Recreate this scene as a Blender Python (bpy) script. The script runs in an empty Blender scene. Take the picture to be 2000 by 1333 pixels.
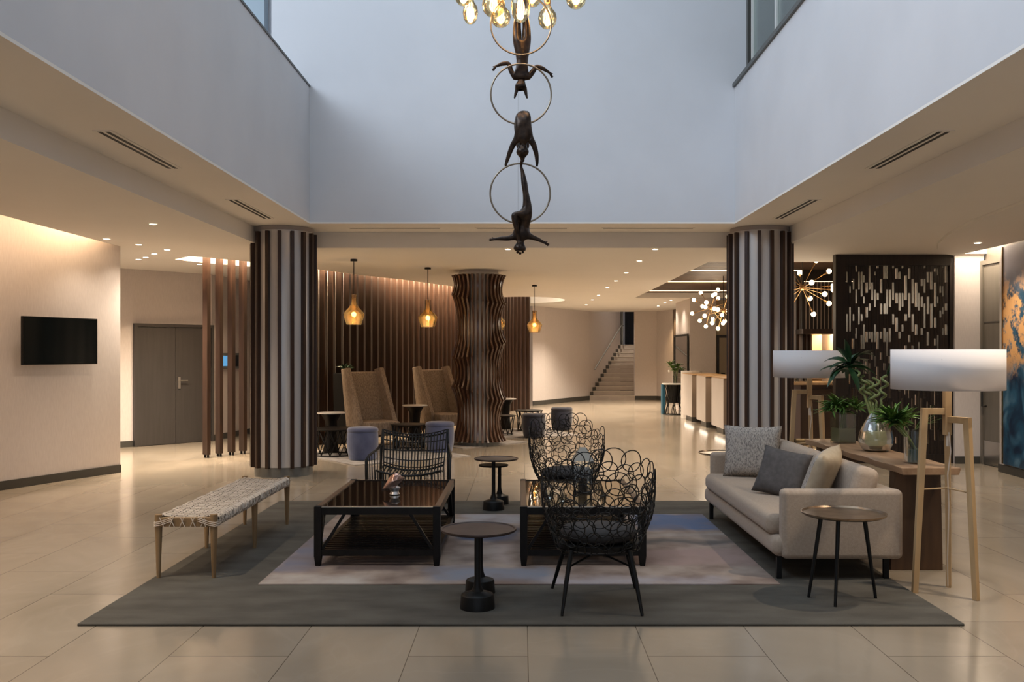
import bpy, bmesh, math, random
from mathutils import Vector, Matrix, Euler
from mathutils.geometry import tessellate_polygon
PI = math.pi
C = bpy.context.scene.collection
SC = bpy.context.scene

# ------------------------------------------------------------------ camera, world, light, exposure
cam_d = bpy.data.cameras.new('camera'); cam = bpy.data.objects.new('camera', cam_d); C.objects.link(cam)
cam.location = (0, 0, 1.52); cam.rotation_euler = (PI/2, 0, 0)
cam_d.sensor_width = 36; cam_d.lens = 32.76; cam_d.shift_x = -0.010; cam_d.shift_y = 0.01175
cam_d.clip_end = 200
SC.camera = cam
SC.view_settings.view_transform = 'Standard'; SC.view_settings.look = 'None'
SC.view_settings.exposure = 1.15; SC.view_settings.gamma = 1.0; SC.view_settings.use_curve_mapping = False
cy = SC.cycles
cy.max_bounces = 8; cy.diffuse_bounces = 4; cy.glossy_bounces = 3; cy.transmission_bounces = 7
cy.transparent_max_bounces = 12; cy.caustics_reflective = False; cy.caustics_refractive = False
cy.sample_clamp_indirect = 4.0; cy.use_denoising = True
W = bpy.data.worlds.new('world'); SC.world = W; W.use_nodes = True
W.node_tree.nodes['Background'].inputs[0].default_value = (0.60, 0.72, 0.9, 1)
W.node_tree.nodes['Background'].inputs[1].default_value = 0.25

COOL = (0.74, 0.86, 1.0); WARM = (1.0, 0.84, 0.66); WARM2 = (1.0, 0.64, 0.32)

def area(name, loc, target, sx, sy, power, col, spread=PI):
    l = bpy.data.lights.new(name, 'AREA'); l.shape = 'RECTANGLE'; l.size = sx; l.size_y = sy
    l.energy = power; l.color = col; l.spread = spread
    o = bpy.data.objects.new(name, l); C.objects.link(o); o.location = loc
    d = Vector(target) - Vector(loc); o.rotation_euler = d.to_track_quat('-Z', 'Y').to_euler()
    return o
def strip(name, a, b, d, w, power, col):
    """thin linear light from a to b shining along d"""
    a, b = Vector(a), Vector(b); X = (b - a).normalized(); Z = -Vector(d); Z = (Z - X * Z.dot(X)).normalized(); Y = Z.cross(X)
    l = bpy.data.lights.new(name, 'AREA'); l.shape = 'RECTANGLE'; l.size = (b - a).length; l.size_y = w; l.energy = power; l.color = col
    o = bpy.data.objects.new(name, l); C.objects.link(o); o.location = (a + b) / 2
    o.rotation_euler = Matrix((X, Y, Z)).transposed().to_euler(); return o
def point(name, loc, power, col, r=0.05):
    l = bpy.data.lights.new(name, 'POINT'); l.energy = power; l.color = col; l.shadow_soft_size = r
    o = bpy.data.objects.new(name, l); C.objects.link(o); o.location = loc; return o
def spot(name, loc, power, col, ang=100, blend=0.7, r=0.04, tgt=None):
    l = bpy.data.lights.new(name, 'SPOT'); l.energy = power; l.color = col; l.spot_size = math.radians(ang)
    l.spot_blend = blend; l.shadow_soft_size = r
    o = bpy.data.objects.new(name, l); C.objects.link(o); o.location = loc
    if tgt:
        d = Vector(tgt) - Vector(loc); o.rotation_euler = d.to_track_quat('-Z', 'Y').to_euler()
    return o

# daylight: the tall glazing of the upper floor on the left, the roof light; plus an added fill light behind the camera
area('upper_window_daylight', (-5.3, 5.0, 6.9), (3.0, 8.5, 4.2), 9, 2.6, 265, COOL)
area('roof_light_daylight', (0.0, 5.5, 8.3), (0, 6.0, 0), 4.2, 9.5, 88, COOL)
area('added_rear_fill', (0, -3.4, 1.9), (0, 8, 1.2), 7.0, 2.4, 12, (0.95, 0.95, 1.0))
# added warm fill spots without fittings over the seating (the visible downlights are built further down with their fittings)
for x, y in ((-3.9, 2.2), (-3.9, 5.0), (3.9, 2.2), (3.9, 5.0), (-4.6, 3.6), (4.9, 3.6), (4.3, 8.0), (4.3, 10.6), (-2.95, 5.6), (2.95, 5.6)):
    spot('downlight_and_fill', (x, y, 2.85), 55, WARM, 120, 0.9)

# ------------------------------------------------------------------ materials
def mat(name, col, rough=0.6, metal=0.0, spec=0.5, emit=None, es=0.0, trans=0.0, ior=1.45, coat=0.0, sheen=0.0):
    m = bpy.data.materials.new(name); m.use_nodes = True
    b = m.node_tree.nodes['Principled BSDF']
    b.inputs['Base Color'].default_value = (*col, 1); b.inputs['Roughness'].default_value = rough
    b.inputs['Metallic'].default_value = metal; b.inputs['Specular IOR Level'].default_value = spec
    b.inputs['IOR'].default_value = ior
    if trans: b.inputs['Transmission Weight'].default_value = trans
    if coat: b.inputs['Coat Weight'].default_value = coat; b.inputs['Coat Roughness'].default_value = 0.15
    if sheen: b.inputs['Sheen Weight'].default_value = sheen
    if emit: b.inputs['Emission Color'].default_value = (*emit, 1); b.inputs['Emission Strength'].default_value = es
    return m
def N(m, t, **kw):
    n = m.node_tree.nodes.new(t)
    for k, v in kw.items(): setattr(n, k, v)
    return n
def L(m, a, b): m.node_tree.links.new(a, b)
def P(m): return m.node_tree.nodes['Principled BSDF']
def noise_mat(name, c1, c2, scale=(1, 1, 1), nscale=5, rough=0.6, detail=5, bump=0.0, bscale=None, lo=0.35, hi=0.65, **kw):
    """two-tone noise in object space, optional bump"""
    m = mat(name, c1, rough, **kw)
    tc = N(m, 'ShaderNodeTexCoord'); mp = N(m, 'ShaderNodeMapping'); mp.inputs['Scale'].default_value = scale
    no = N(m, 'ShaderNodeTexNoise'); no.inputs['Scale'].default_value = nscale; no.inputs['Detail'].default_value = detail
    r = N(m, 'ShaderNodeValToRGB'); r.color_ramp.elements[0].color = (*c1, 1); r.color_ramp.elements[1].color = (*c2, 1)
    r.color_ramp.elements[0].position = lo; r.color_ramp.elements[1].position = hi
    L(m, tc.outputs['Object'], mp.inputs[0]); L(m, mp.outputs[0], no.inputs['Vector']); L(m, no.outputs[0], r.inputs[0])
    L(m, r.outputs[0], P(m).inputs['Base Color'])
    if bump:
        n2 = N(m, 'ShaderNodeTexNoise'); n2.inputs['Scale'].default_value = bscale or nscale * 8; n2.inputs['Detail'].default_value = 3
        L(m, mp.outputs[0], n2.inputs['Vector'])
        b = N(m, 'ShaderNodeBump'); b.inputs['Strength'].default_value = bump; b.inputs['Distance'].default_value = 0.01
        L(m, n2.outputs[0], b.inputs['Height']); L(m, b.outputs[0], P(m).inputs['Normal'])
    return m

M = {}
M['paint'] = noise_mat('white_wall_paint', (0.62, 0.62, 0.64), (0.66, 0.66, 0.68), nscale=1.2, rough=0.75)
M['ceil'] = noise_mat('ceiling_paint', (0.84, 0.80, 0.745), (0.86, 0.82, 0.765), nscale=0.8, rough=0.7)
M['wallpaper'] = noise_mat('beige_wallpaper', (0.58, 0.52, 0.49), (0.63, 0.57, 0.535), scale=(30, 30, 3), nscale=4, rough=0.7, bump=0.08)
M['skirt'] = mat('grey_skirting', (0.055, 0.052, 0.045), 0.4)
M['door'] = noise_mat('grey_brown_door', (0.042, 0.038, 0.035), (0.050, 0.045, 0.042), scale=(8, 8, .5), nscale=3, rough=0.35)
M['door2'] = noise_mat('taupe_door', (0.13, 0.115, 0.09), (0.15, 0.13, 0.105), scale=(8, 8, .5), nscale=3, rough=0.4)
M['steel'] = mat('brushed_steel', (0.55, 0.53, 0.5), 0.3, 1.0)
M['chrome'] = mat('chrome', (0.8, 0.8, 0.8), 0.12, 1.0)
M['wood_dark'] = noise_mat('dark_stained_timber', (0.024, 0.012, 0.0075), (0.052, 0.026, 0.016), scale=(9, 9, .6), nscale=4, rough=0.38, lo=.3, hi=.7)
M['wood_wave'] = noise_mat('glossy_dark_timber', (0.055, 0.027, 0.017), (0.12, 0.060, 0.036), scale=(9, 9, .8), nscale=4, rough=0.22, lo=.3, hi=.7, coat=0.3)
M['wood_black'] = noise_mat('espresso_timber', (0.010, 0.007, 0.006), (0.022, 0.014, 0.010), scale=(9, 9, .6), nscale=4, rough=0.42)
M['core'] = mat('satin_grey_column_panel', (0.58, 0.55, 0.53), 0.24, 0.15, 0.6)
M['grey'] = mat('grey_plinth', (0.16, 0.16, 0.15), 0.5)
M['collar'] = mat('column_collar', (0.35, 0.31, 0.29), 0.45)
M['black'] = mat('black_metal', (0.007, 0.007, 0.007), 0.42, 0.0, 0.3)
M['blackw'] = noise_mat('black_rattan', (0.006, 0.0055, 0.005), (0.016, 0.0145, 0.013), nscale=20, rough=0.42, spec=.35)
M['blackwood'] = noise_mat('black_lacquered_wood', (0.005, 0.004, 0.0035), (0.010, 0.008, 0.007), scale=(2, 2, 2), nscale=6, rough=0.4, spec=.25)
M['oak'] = noise_mat('light_oak', (0.42, 0.27, 0.13), (0.50, 0.34, 0.18), scale=(6, 6, .6), nscale=4, rough=0.5, lo=.3, hi=.7)
M['benchwood'] = noise_mat('honey_teak', (0.23, 0.14, 0.065), (0.31, 0.20, 0.10), scale=(6, 6, .6), nscale=4, rough=0.5)
M['slab'] = noise_mat('reclaimed_timber_top', (0.20, 0.115, 0.062), (0.33, 0.21, 0.125), scale=(6, .7, 6), nscale=3, rough=0.45, lo=.3, hi=.7)
M['slableg'] = noise_mat('reclaimed_timber_leg', (0.045, 0.022, 0.011), (0.085, 0.043, 0.020), scale=(5, 5, .6), nscale=3, rough=0.45, lo=.3, hi=.7)
M['linen'] = noise_mat('beige_linen', (0.37, 0.285, 0.215), (0.42, 0.33, 0.25), nscale=60, rough=0.9, bump=0.25, bscale=260, sheen=0.2)
M['tweed'] = noise_mat('tan_tweed', (0.20, 0.15, 0.11), (0.36, 0.285, 0.22), scale=(3, 3, .7), nscale=26, rough=0.95, bump=0.3, bscale=90)
M['greypil'] = noise_mat('charcoal_cushion_fabric', (0.075, 0.068, 0.066), (0.10, 0.09, 0.088), nscale=30, rough=0.9, bump=0.15, bscale=200)
M['cream'] = noise_mat('cream_cushion_fabric', (0.42, 0.33, 0.225), (0.47, 0.375, 0.26), nscale=20, rough=0.9)
M['darkcush'] = noise_mat('dark_brown_seat_fabric', (0.030, 0.026, 0.026), (0.042, 0.037, 0.036), nscale=20, rough=0.75)
M['bluevel'] = noise_mat('slate_blue_velvet', (0.048, 0.062, 0.135), (0.072, 0.09, 0.18), nscale=7, rough=0.8, sheen=0.5)
M['navyvel'] = noise_mat('navy_velvet', (0.014, 0.017, 0.034), (0.022, 0.026, 0.050), nscale=7, rough=0.8, sheen=0.4)
M['marble'] = noise_mat('white_marble', (0.68, 0.63, 0.57), (0.78, 0.73, 0.68), nscale=6, rough=0.25)
M['bronze'] = noise_mat('dark_bronze', (0.020, 0.013, 0.010), (0.060, 0.036, 0.023), nscale=30, rough=0.32, metal=0.55)
M['ringmetal'] = mat('antique_brass_ring', (0.30, 0.25, 0.19), 0.35, 1.0)
M['brass'] = mat('brass', (0.50, 0.30, 0.13), 0.3, 1.0)
M['copper'] = noise_mat('hammered_copper_leaf', (0.62, 0.38, 0.30), (0.78, 0.60, 0.53), nscale=8, rough=0.22, metal=0.85)
M['tray'] = noise_mat('aged_bronze_tray', (0.20, 0.135, 0.085), (0.33, 0.25, 0.18), nscale=14, rough=0.28, metal=0.85)
M['top'] = noise_mat('brown_bronze_tabletop', (0.045, 0.028, 0.024), (0.075, 0.052, 0.045), nscale=7, rough=0.42, metal=0.2)
M['smoke'] = mat('smoked_glass_top', (0.012, 0.008, 0.006), 0.04, 0.0, 0.9)
M['bronzeglass'] = mat('bronze_mirror_glass_top', (0.16, 0.11, 0.06), 0.05, 0.6, 0.9)
M['screen'] = mat('black_screen', (0.003, 0.006, 0.007), 0.12, 0, 0.5)
M['pod'] = noise_mat('white_reception_panel', (0.70, 0.64, 0.60), (0.76, 0.70, 0.66), nscale=1.5, rough=0.4)
M['podside'] = mat('taupe_reception_side', (0.30, 0.235, 0.185), 0.45)
M['counter'] = noise_mat('oak_counter', (0.52, 0.33, 0.17), (0.62, 0.42, 0.24), scale=(2, .5, 2), nscale=5, rough=0.35)
M['stair'] = noise_mat('stone_step', (0.42, 0.36, 0.31), (0.47, 0.41, 0.36), nscale=4, rough=0.35)
M['nosing'] = mat('pale_step_nosing', (0.62, 0.56, 0.48), 0.25)
M['leaf'] = noise_mat('green_leaf', (0.03, 0.085, 0.012), (0.12, 0.22, 0.04), nscale=14, rough=0.4)
M['leafd'] = noise_mat('dark_green_leaf', (0.008, 0.030, 0.012), (0.02, 0.06, 0.022), nscale=9, rough=0.3)
M['stem'] = noise_mat('bamboo_stem', (0.13, 0.18, 0.06), (0.22, 0.27, 0.11), nscale=20, rough=0.45)
M['mirror'] = mat('mirror', (0.72, 0.68, 0.62), 0.03, 1.0)
M['pink'] = mat('taupe_bar_panel', (0.25, 0.19, 0.165), 0.5)
M['barfront'] = noise_mat('brown_bar_front', (0.070, 0.045, 0.032), (0.085, 0.056, 0.040), nscale=2, rough=0.5)
M['teal'] = mat('teal_box', (0.02, 0.10, 0.16), 0.5)
M['vent'] = mat('vent_black', (0.01, 0.01, 0.01), 0.6)
M['led'] = mat('led_strip', (1, .8, .6), 0.5, emit=(1, 0.70, 0.42), es=1.1)
M['spotled'] = mat('downlight_lens', (1, .9, .8), 0.5, emit=(1, 0.84, 0.62), es=9)
M['bulb'] = mat('frosted_warm_bulb', (1, .9, .8), 0.5, emit=(1, 0.72, 0.40), es=5)
M['filament'] = mat('glowing_filament', (1, .8, .5), 0.5, emit=(1, 0.58, 0.20), es=6.5)
M['dimbulb'] = mat('dim_warm_bulb', (1, .9, .8), .5, emit=(1, .75, .45), es=1.5)
M['blue'] = mat('blue_display', (0.1, .3, .6), 0.3, emit=(0.12, 0.42, 0.8), es=0.3)
M['wire'] = mat('steel_wire', (0.3, 0.3, 0.3), 0.5, 0.8)
M['rug_base'] = None

def thin_glass(name, col, refl=0.12, rough=0.02):
    """clear thin glass: transparent with a fresnel reflection"""
    m = bpy.data.materials.new(name); m.use_nodes = True; nt = m.node_tree; nt.nodes.clear()
    o = N(m, 'ShaderNodeOutputMaterial'); t = N(m, 'ShaderNodeBsdfTransparent'); g = N(m, 'ShaderNodeBsdfGlossy')
    t.inputs[0].default_value = (*col, 1); g.inputs['Roughness'].default_value = rough
    mx = N(m, 'ShaderNodeMixShader'); lw = N(m, 'ShaderNodeLayerWeight'); lw.inputs[0].default_value = 0.35
    ma = N(m, 'ShaderNodeMath', operation='MULTIPLY_ADD'); ma.inputs[1].default_value = 0.7; ma.inputs[2].default_value = refl * 0.3
    L(m, lw.outputs['Fresnel'], ma.inputs[0]); L(m, ma.outputs[0], mx.inputs[0])
    L(m, t.outputs[0], mx.inputs[1]); L(m, g.outputs[0], mx.inputs[2]); L(m, mx.outputs[0], o.inputs[0])
    return m
M['glass'] = thin_glass('clear_glass', (0.93, 0.95, 0.93), 0.2)
M['vase'] = thin_glass('cut_glass', (0.72, 0.74, 0.66), 0.35, 0.12)
M['pane'] = thin_glass('balustrade_glass', (0.80, 0.86, 0.84), 0.12)
M['amber'] = thin_glass('amber_glass', (0.97, 0.66, 0.26), 0.3, 0.05)
M['bulbglass'] = thin_glass('pale_amber_bulb_glass', (0.97, 0.86, 0.62), 0.15, 0.03)
M['water'] = mat('water', (0.85, 0.9, 0.75), 0.02, trans=1.0, ior=1.33)

def amber_glow():
    m = bpy.data.materials.new('amber_glass_shade'); m.use_nodes = True; m.node_tree.nodes.clear()
    o = N(m, 'ShaderNodeOutputMaterial'); t = N(m, 'ShaderNodeBsdfTransparent'); t.inputs[0].default_value = (0.98, 0.84, 0.60, 1)
    tr = N(m, 'ShaderNodeBsdfTranslucent'); tr.inputs[0].default_value = (0.98, 0.68, 0.32, 1)
    g = N(m, 'ShaderNodeBsdfGlossy'); g.inputs['Roughness'].default_value = 0.08
    m1 = N(m, 'ShaderNodeMixShader'); m1.inputs[0].default_value = 0.2
    m2 = N(m, 'ShaderNodeMixShader'); lw = N(m, 'ShaderNodeLayerWeight'); lw.inputs[0].default_value = 0.3
    L(m, t.outputs[0], m1.inputs[1]); L(m, tr.outputs[0], m1.inputs[2])
    L(m, lw.outputs['Fresnel'], m2.inputs[0]); L(m, m1.outputs[0], m2.inputs[1]); L(m, g.outputs[0], m2.inputs[2])
    L(m, m2.outputs[0], o.inputs[0]); return m
M['amberglow'] = amber_glow()

def shade_mat():
    m = bpy.data.materials.new('white_linen_lampshade'); m.use_nodes = True; m.node_tree.nodes.clear()
    o = N(m, 'ShaderNodeOutputMaterial'); d = N(m, 'ShaderNodeBsdfDiffuse'); d.inputs[0].default_value = (0.72, 0.69, 0.69, 1)
    t = N(m, 'ShaderNodeBsdfTranslucent'); t.inputs[0].default_value = (0.80, 0.72, 0.66, 1)
    mx = N(m, 'ShaderNodeMixShader'); mx.inputs[0].default_value = 0.10
    L(m, d.outputs[0], mx.inputs[1]); L(m, t.outputs[0], mx.inputs[2]); L(m, mx.outputs[0], o.inputs[0]); return m
M['shade'] = shade_mat()

def floor_mat():
    m = mat('polished_porcelain_floor', (0.36, 0.31, 0.25), 0.16, 0, 0.5)
    tc = N(m, 'ShaderNodeTexCoord'); sp = N(m, 'ShaderNodeSeparateXYZ'); L(m, tc.outputs['Object'], sp.inputs[0])
    ax = N(m, 'ShaderNodeMath', operation='ADD'); ax.inputs[1].default_value = -0.0285 + 12
    ay = N(m, 'ShaderNodeMath', operation='ADD'); ay.inputs[1].default_value = -4.67 + 12
    L(m, sp.outputs[0], ax.inputs[0]); L(m, sp.outputs[1], ay.inputs[0])
    cb = N(m, 'ShaderNodeCombineXYZ'); L(m, ay.outputs[0], cb.inputs[0]); L(m, ax.outputs[0], cb.inputs[1])
    br = N(m, 'ShaderNodeTexBrick'); L(m, cb.outputs[0], br.inputs['Vector'])
    br.offset = 0.5; br.offset_frequency = 2
    for k, v in (('Scale', 1), ('Mortar Size', 0.0026), ('Mortar Smooth', 0.2), ('Bias', 0), ('Brick Width', 1.2), ('Row Height', 0.6)):
        br.inputs[k].default_value = v
    br.inputs['Color1'].default_value = (0.92, 0.92, 0.92, 1); br.inputs['Color2'].default_value = (1.06, 1.05, 1.04, 1)
    br.inputs['Mortar'].default_value = (0.36, 0.34, 0.32, 1)
    mp = N(m, 'ShaderNodeMapping'); mp.inputs['Scale'].default_value = (1, .6, 1); L(m, tc.outputs['Object'], mp.inputs[0])
    n1 = N(m, 'ShaderNodeTexNoise'); n1.inputs['Scale'].default_value = 1.1; n1.inputs['Detail'].default_value = 6; n1.inputs['Distortion'].default_value = 1.4
    L(m, mp.outputs[0], n1.inputs['Vector'])
    r1 = N(m, 'ShaderNodeValToRGB'); r1.color_ramp.elements[0].color = (0.285, 0.236, 0.178, 1); r1.color_ramp.elements[1].color = (0.360, 0.305, 0.238, 1)
    r1.color_ramp.elements[0].position = 0.3; r1.color_ramp.elements[1].position = 0.7
    L(m, n1.outputs[0], r1.inputs[0])
    # pale veins
    n2 = N(m, 'ShaderNodeTexNoise'); n2.inputs['Scale'].default_value = 0.9; n2.inputs['Detail'].default_value = 4; n2.inputs['Distortion'].default_value = 1.2
    L(m, mp.outputs[0], n2.inputs['Vector'])
    r2 = N(m, 'ShaderNodeValToRGB'); e = r2.color_ramp.elements
    e[0].position = 0.485; e[0].color = (0, 0, 0, 1); e[1].position = 0.515; e[1].color = (0, 0, 0, 1)
    k = e.new(0.5); k.color = (0.07, 0.07, 0.07, 1)
    L(m, n2.outputs[0], r2.inputs[0])
    mv = N(m, 'ShaderNodeMix', data_type='RGBA'); mv.inputs['B'].default_value = (0.50, 0.45, 0.37, 1)
    L(m, r2.outputs[0], mv.inputs['Factor']); L(m, r1.outputs[0], mv.inputs['A'])
    mu = N(m, 'ShaderNodeMix', data_type='RGBA', blend_type='MULTIPLY'); mu.inputs['Factor'].default_value = 1
    L(m, mv.outputs['Result'], mu.inputs['A']); L(m, br.outputs['Color'], mu.inputs['B'])
    L(m, mu.outputs['Result'], P(m).inputs['Base Color'])
    return m
M['floor'] = floor_mat()

def rug_mat():
    m = noise_mat('grey_green_wool_rug', (0.060, 0.053, 0.043), (0.105, 0.095, 0.078), scale=(1, 2.2, 1), nscale=2.6, rough=0.95, detail=8, bump=0.3, bscale=120, lo=.3, hi=.7)
    return m
M['rug'] = rug_mat()
def rug2_mat():
    """faded patchwork: rectangles of blue, pinkish beige and grey, softened by noise; all in rug coordinates"""
    m = mat('faded_patchwork_rug', (0.3, 0.27, 0.25), 0.95)
    tc = N(m, 'ShaderNodeTexCoord')
    nd = N(m, 'ShaderNodeTexNoise'); nd.inputs['Scale'].default_value = 3; nd.inputs['Detail'].default_value = 6
    L(m, tc.outputs['Object'], nd.inputs['Vector'])
    ds = N(m, 'ShaderNodeVectorMath', operation='SCALE'); ds.inputs['Scale'].default_value = 0.34
    sb = N(m, 'ShaderNodeVectorMath', operation='SUBTRACT'); sb.inputs[1].default_value = (0.5, 0.5, 0.5)
    L(m, nd.outputs['Color'], sb.inputs[0]); L(m, sb.outputs[0], ds.inputs[0])
    ad = N(m, 'ShaderNodeVectorMath', operation='ADD'); L(m, tc.outputs['Object'], ad.inputs[0]); L(m, ds.outputs[0], ad.inputs[1])
    sp = N(m, 'ShaderNodeSeparateXYZ'); L(m, ad.outputs[0], sp.inputs[0])
    def ramp(src, a, s):
        k = N(m, 'ShaderNodeMath', operation='ADD'); k.inputs[1].default_value = -a; L(m, src, k.inputs[0])
        k2 = N(m, 'ShaderNodeMath', operation='MULTIPLY'); k2.use_clamp = True; k2.inputs[1].default_value = s; L(m, k.outputs[0], k2.inputs[0])
        return k2.outputs[0]
    def band(x0, x1, y0, y1, s=8):
        a = ramp(sp.outputs[0], x0, s); b = ramp(sp.outputs[0], x1, -s); c = ramp(sp.outputs[1], y0, s); d = ramp(sp.outputs[1], y1, -s)
        o = a
        for q in (b, c, d):
            mm = N(m, 'ShaderNodeMath', operation='MULTIPLY'); L(m, o, mm.inputs[0]); L(m, q, mm.inputs[1]); o = mm.outputs[0]
        return o
    n3 = N(m, 'ShaderNodeTexNoise'); n3.inputs['Scale'].default_value = 3.2; n3.inputs['Detail'].default_value = 8
    L(m, tc.outputs['Object'], n3.inputs['Vector'])
    r = N(m, 'ShaderNodeValToRGB'); r.color_ramp.elements[0].color = (0.19, 0.135, 0.11, 1); r.color_ramp.elements[1].color = (0.36, 0.285, 0.235, 1)
    r.color_ramp.elements[0].position = .36; r.color_ramp.elements[1].position = .64
    L(m, n3.outputs[0], r.inputs[0]); cur = r.outputs[0]
    patches = [((0.95, 1.80, 7.85, 8.72), (0.11, 0.145, 0.24), 1.0), ((0.75, 1.8, 7.25, 7.55), (0.13, 0.11, 0.10), 1.1), ((0.7, 1.8, 6.55, 7.2), (0.31, 0.215, 0.19), .9),
               ((-0.6, 0.0, 7.4, 8.1), (0.07, 0.085, 0.14), 1.0), ((-0.62, 0.1, 8.1, 8.7), (0.36, 0.35, 0.37), .7), ((-0.7, 0.25, 6.05, 6.6), (0.18, 0.20, 0.255), .8),
               ((-0.25, 0.0, 6.6, 7.4), (0.42, 0.33, 0.30), .6), ((-1.8, -1.0, 6.0, 6.35), (0.44, 0.40, 0.37), .7), ((-1.8, -1.35, 6.3, 7.6), (0.17, 0.165, 0.21), .9),
               ((0.1, 1.4, 6.0, 6.3), (0.36, 0.34, 0.38), .6), ((1.0, 1.8, 7.55, 7.8), (0.38, 0.33, 0.29), .7), ((-1.35, -.7, 6.35, 6.9), (0.13, 0.095, 0.09), .9)]
    for bb, col, w in patches:
        mk = N(m, 'ShaderNodeMath', operation='MULTIPLY'); mk.inputs[1].default_value = w; L(m, band(*bb), mk.inputs[0])
        mm = N(m, 'ShaderNodeMath', operation='MULTIPLY_ADD'); L(m, mk.outputs[0], mm.inputs[0]); mm.use_clamp = True
        L(m, n3.outputs[0], mm.inputs[1]); mm.inputs[2].default_value = 0
        m3 = N(m, 'ShaderNodeMath', operation='MULTIPLY'); m3.use_clamp = True; m3.inputs[1].default_value = 1.8; L(m, mm.outputs[0], m3.inputs[0])
        mx = N(m, 'ShaderNodeMix', data_type='RGBA'); mx.inputs['B'].default_value = (*col, 1)
        L(m, m3.outputs[0], mx.inputs['Factor']); L(m, cur, mx.inputs['A']); cur = mx.outputs['Result']
    L(m, cur, P(m).inputs['Base Color']); return m
M['rug2'] = rug2_mat()
def woven(name, c1, c2, sx, sy, rough=0.9, bump=0.6):
    m = mat(name, c1, rough); tc = N(m, 'ShaderNodeTexCoord'); mp = N(m, 'ShaderNodeMapping'); mp.inputs['Scale'].default_value = (sx * 3.2, sy, sx) if 'knit' in name else (sx, sy, sx)
    L(m, tc.outputs['Object'], mp.inputs[0])
    n = N(m, 'ShaderNodeTexNoise'); n.inputs['Scale'].default_value = 1; n.inputs['Detail'].default_value = 2; n.inputs['Distortion'].default_value = .5
    L(m, mp.outputs[0], n.inputs['Vector'])
    r = N(m, 'ShaderNodeValToRGB'); r.color_ramp.elements[0].color = (*c2, 1); r.color_ramp.elements[1].color = (*c1, 1)
    r.color_ramp.elements[0].position = .36; r.color_ramp.elements[1].position = .54
    L(m, n.outputs[0], r.inputs[0]); L(m, r.outputs[0], P(m).inputs['Base Color'])
    b = N(m, 'ShaderNodeBump'); b.inputs['Strength'].default_value = bump; b.inputs['Distance'].default_value = .01
    L(m, n.outputs[0], b.inputs['Height']); L(m, b.outputs[0], P(m).inputs['Normal']); return m
def cord_mat():
    m = mat('woven_pale_cord', (.55, .46, .38), .9); tc = N(m, 'ShaderNodeTexCoord'); br = N(m, 'ShaderNodeTexBrick')
    nz = N(m, 'ShaderNodeTexNoise'); nz.inputs['Scale'].default_value = 14; L(m, tc.outputs['Object'], nz.inputs['Vector'])
    sc = N(m, 'ShaderNodeVectorMath', operation='SCALE'); sc.inputs['Scale'].default_value = .022; L(m, nz.outputs['Color'], sc.inputs[0])
    ad = N(m, 'ShaderNodeVectorMath', operation='ADD'); L(m, tc.outputs['Object'], ad.inputs[0]); L(m, sc.outputs[0], ad.inputs[1])
    L(m, ad.outputs[0], br.inputs['Vector']); br.offset = .37; br.squash = 1
    for k, v in (('Scale', 1), ('Mortar Size', .0042), ('Mortar Smooth', .3), ('Brick Width', .075), ('Row Height', .021)): br.inputs[k].default_value = v
    br.inputs['Color1'].default_value = (.78, .68, .57, 1); br.inputs['Color2'].default_value = (.52, .43, .34, 1); br.inputs['Mortar'].default_value = (.05, .035, .025, 1)
    L(m, br.outputs['Color'], P(m).inputs['Base Color'])
    b = N(m, 'ShaderNodeBump'); b.inputs['Strength'].default_value = .5; b.inputs['Distance'].default_value = .01; b.invert = True
    L(m, br.outputs['Fac'], b.inputs['Height']); L(m, b.outputs[0], P(m).inputs['Normal']); return m
M['cord'] = cord_mat()
M['knit'] = woven('grey_cream_knit', (0.46, 0.41, 0.36), (0.17, 0.155, 0.145), 55, 30)
M['pattern_rug'] = noise_mat('pale_grey_pattern_rug', (0.26, 0.235, 0.215), (0.33, 0.305, 0.285), nscale=7, rough=0.95, lo=.45, hi=.55)
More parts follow.
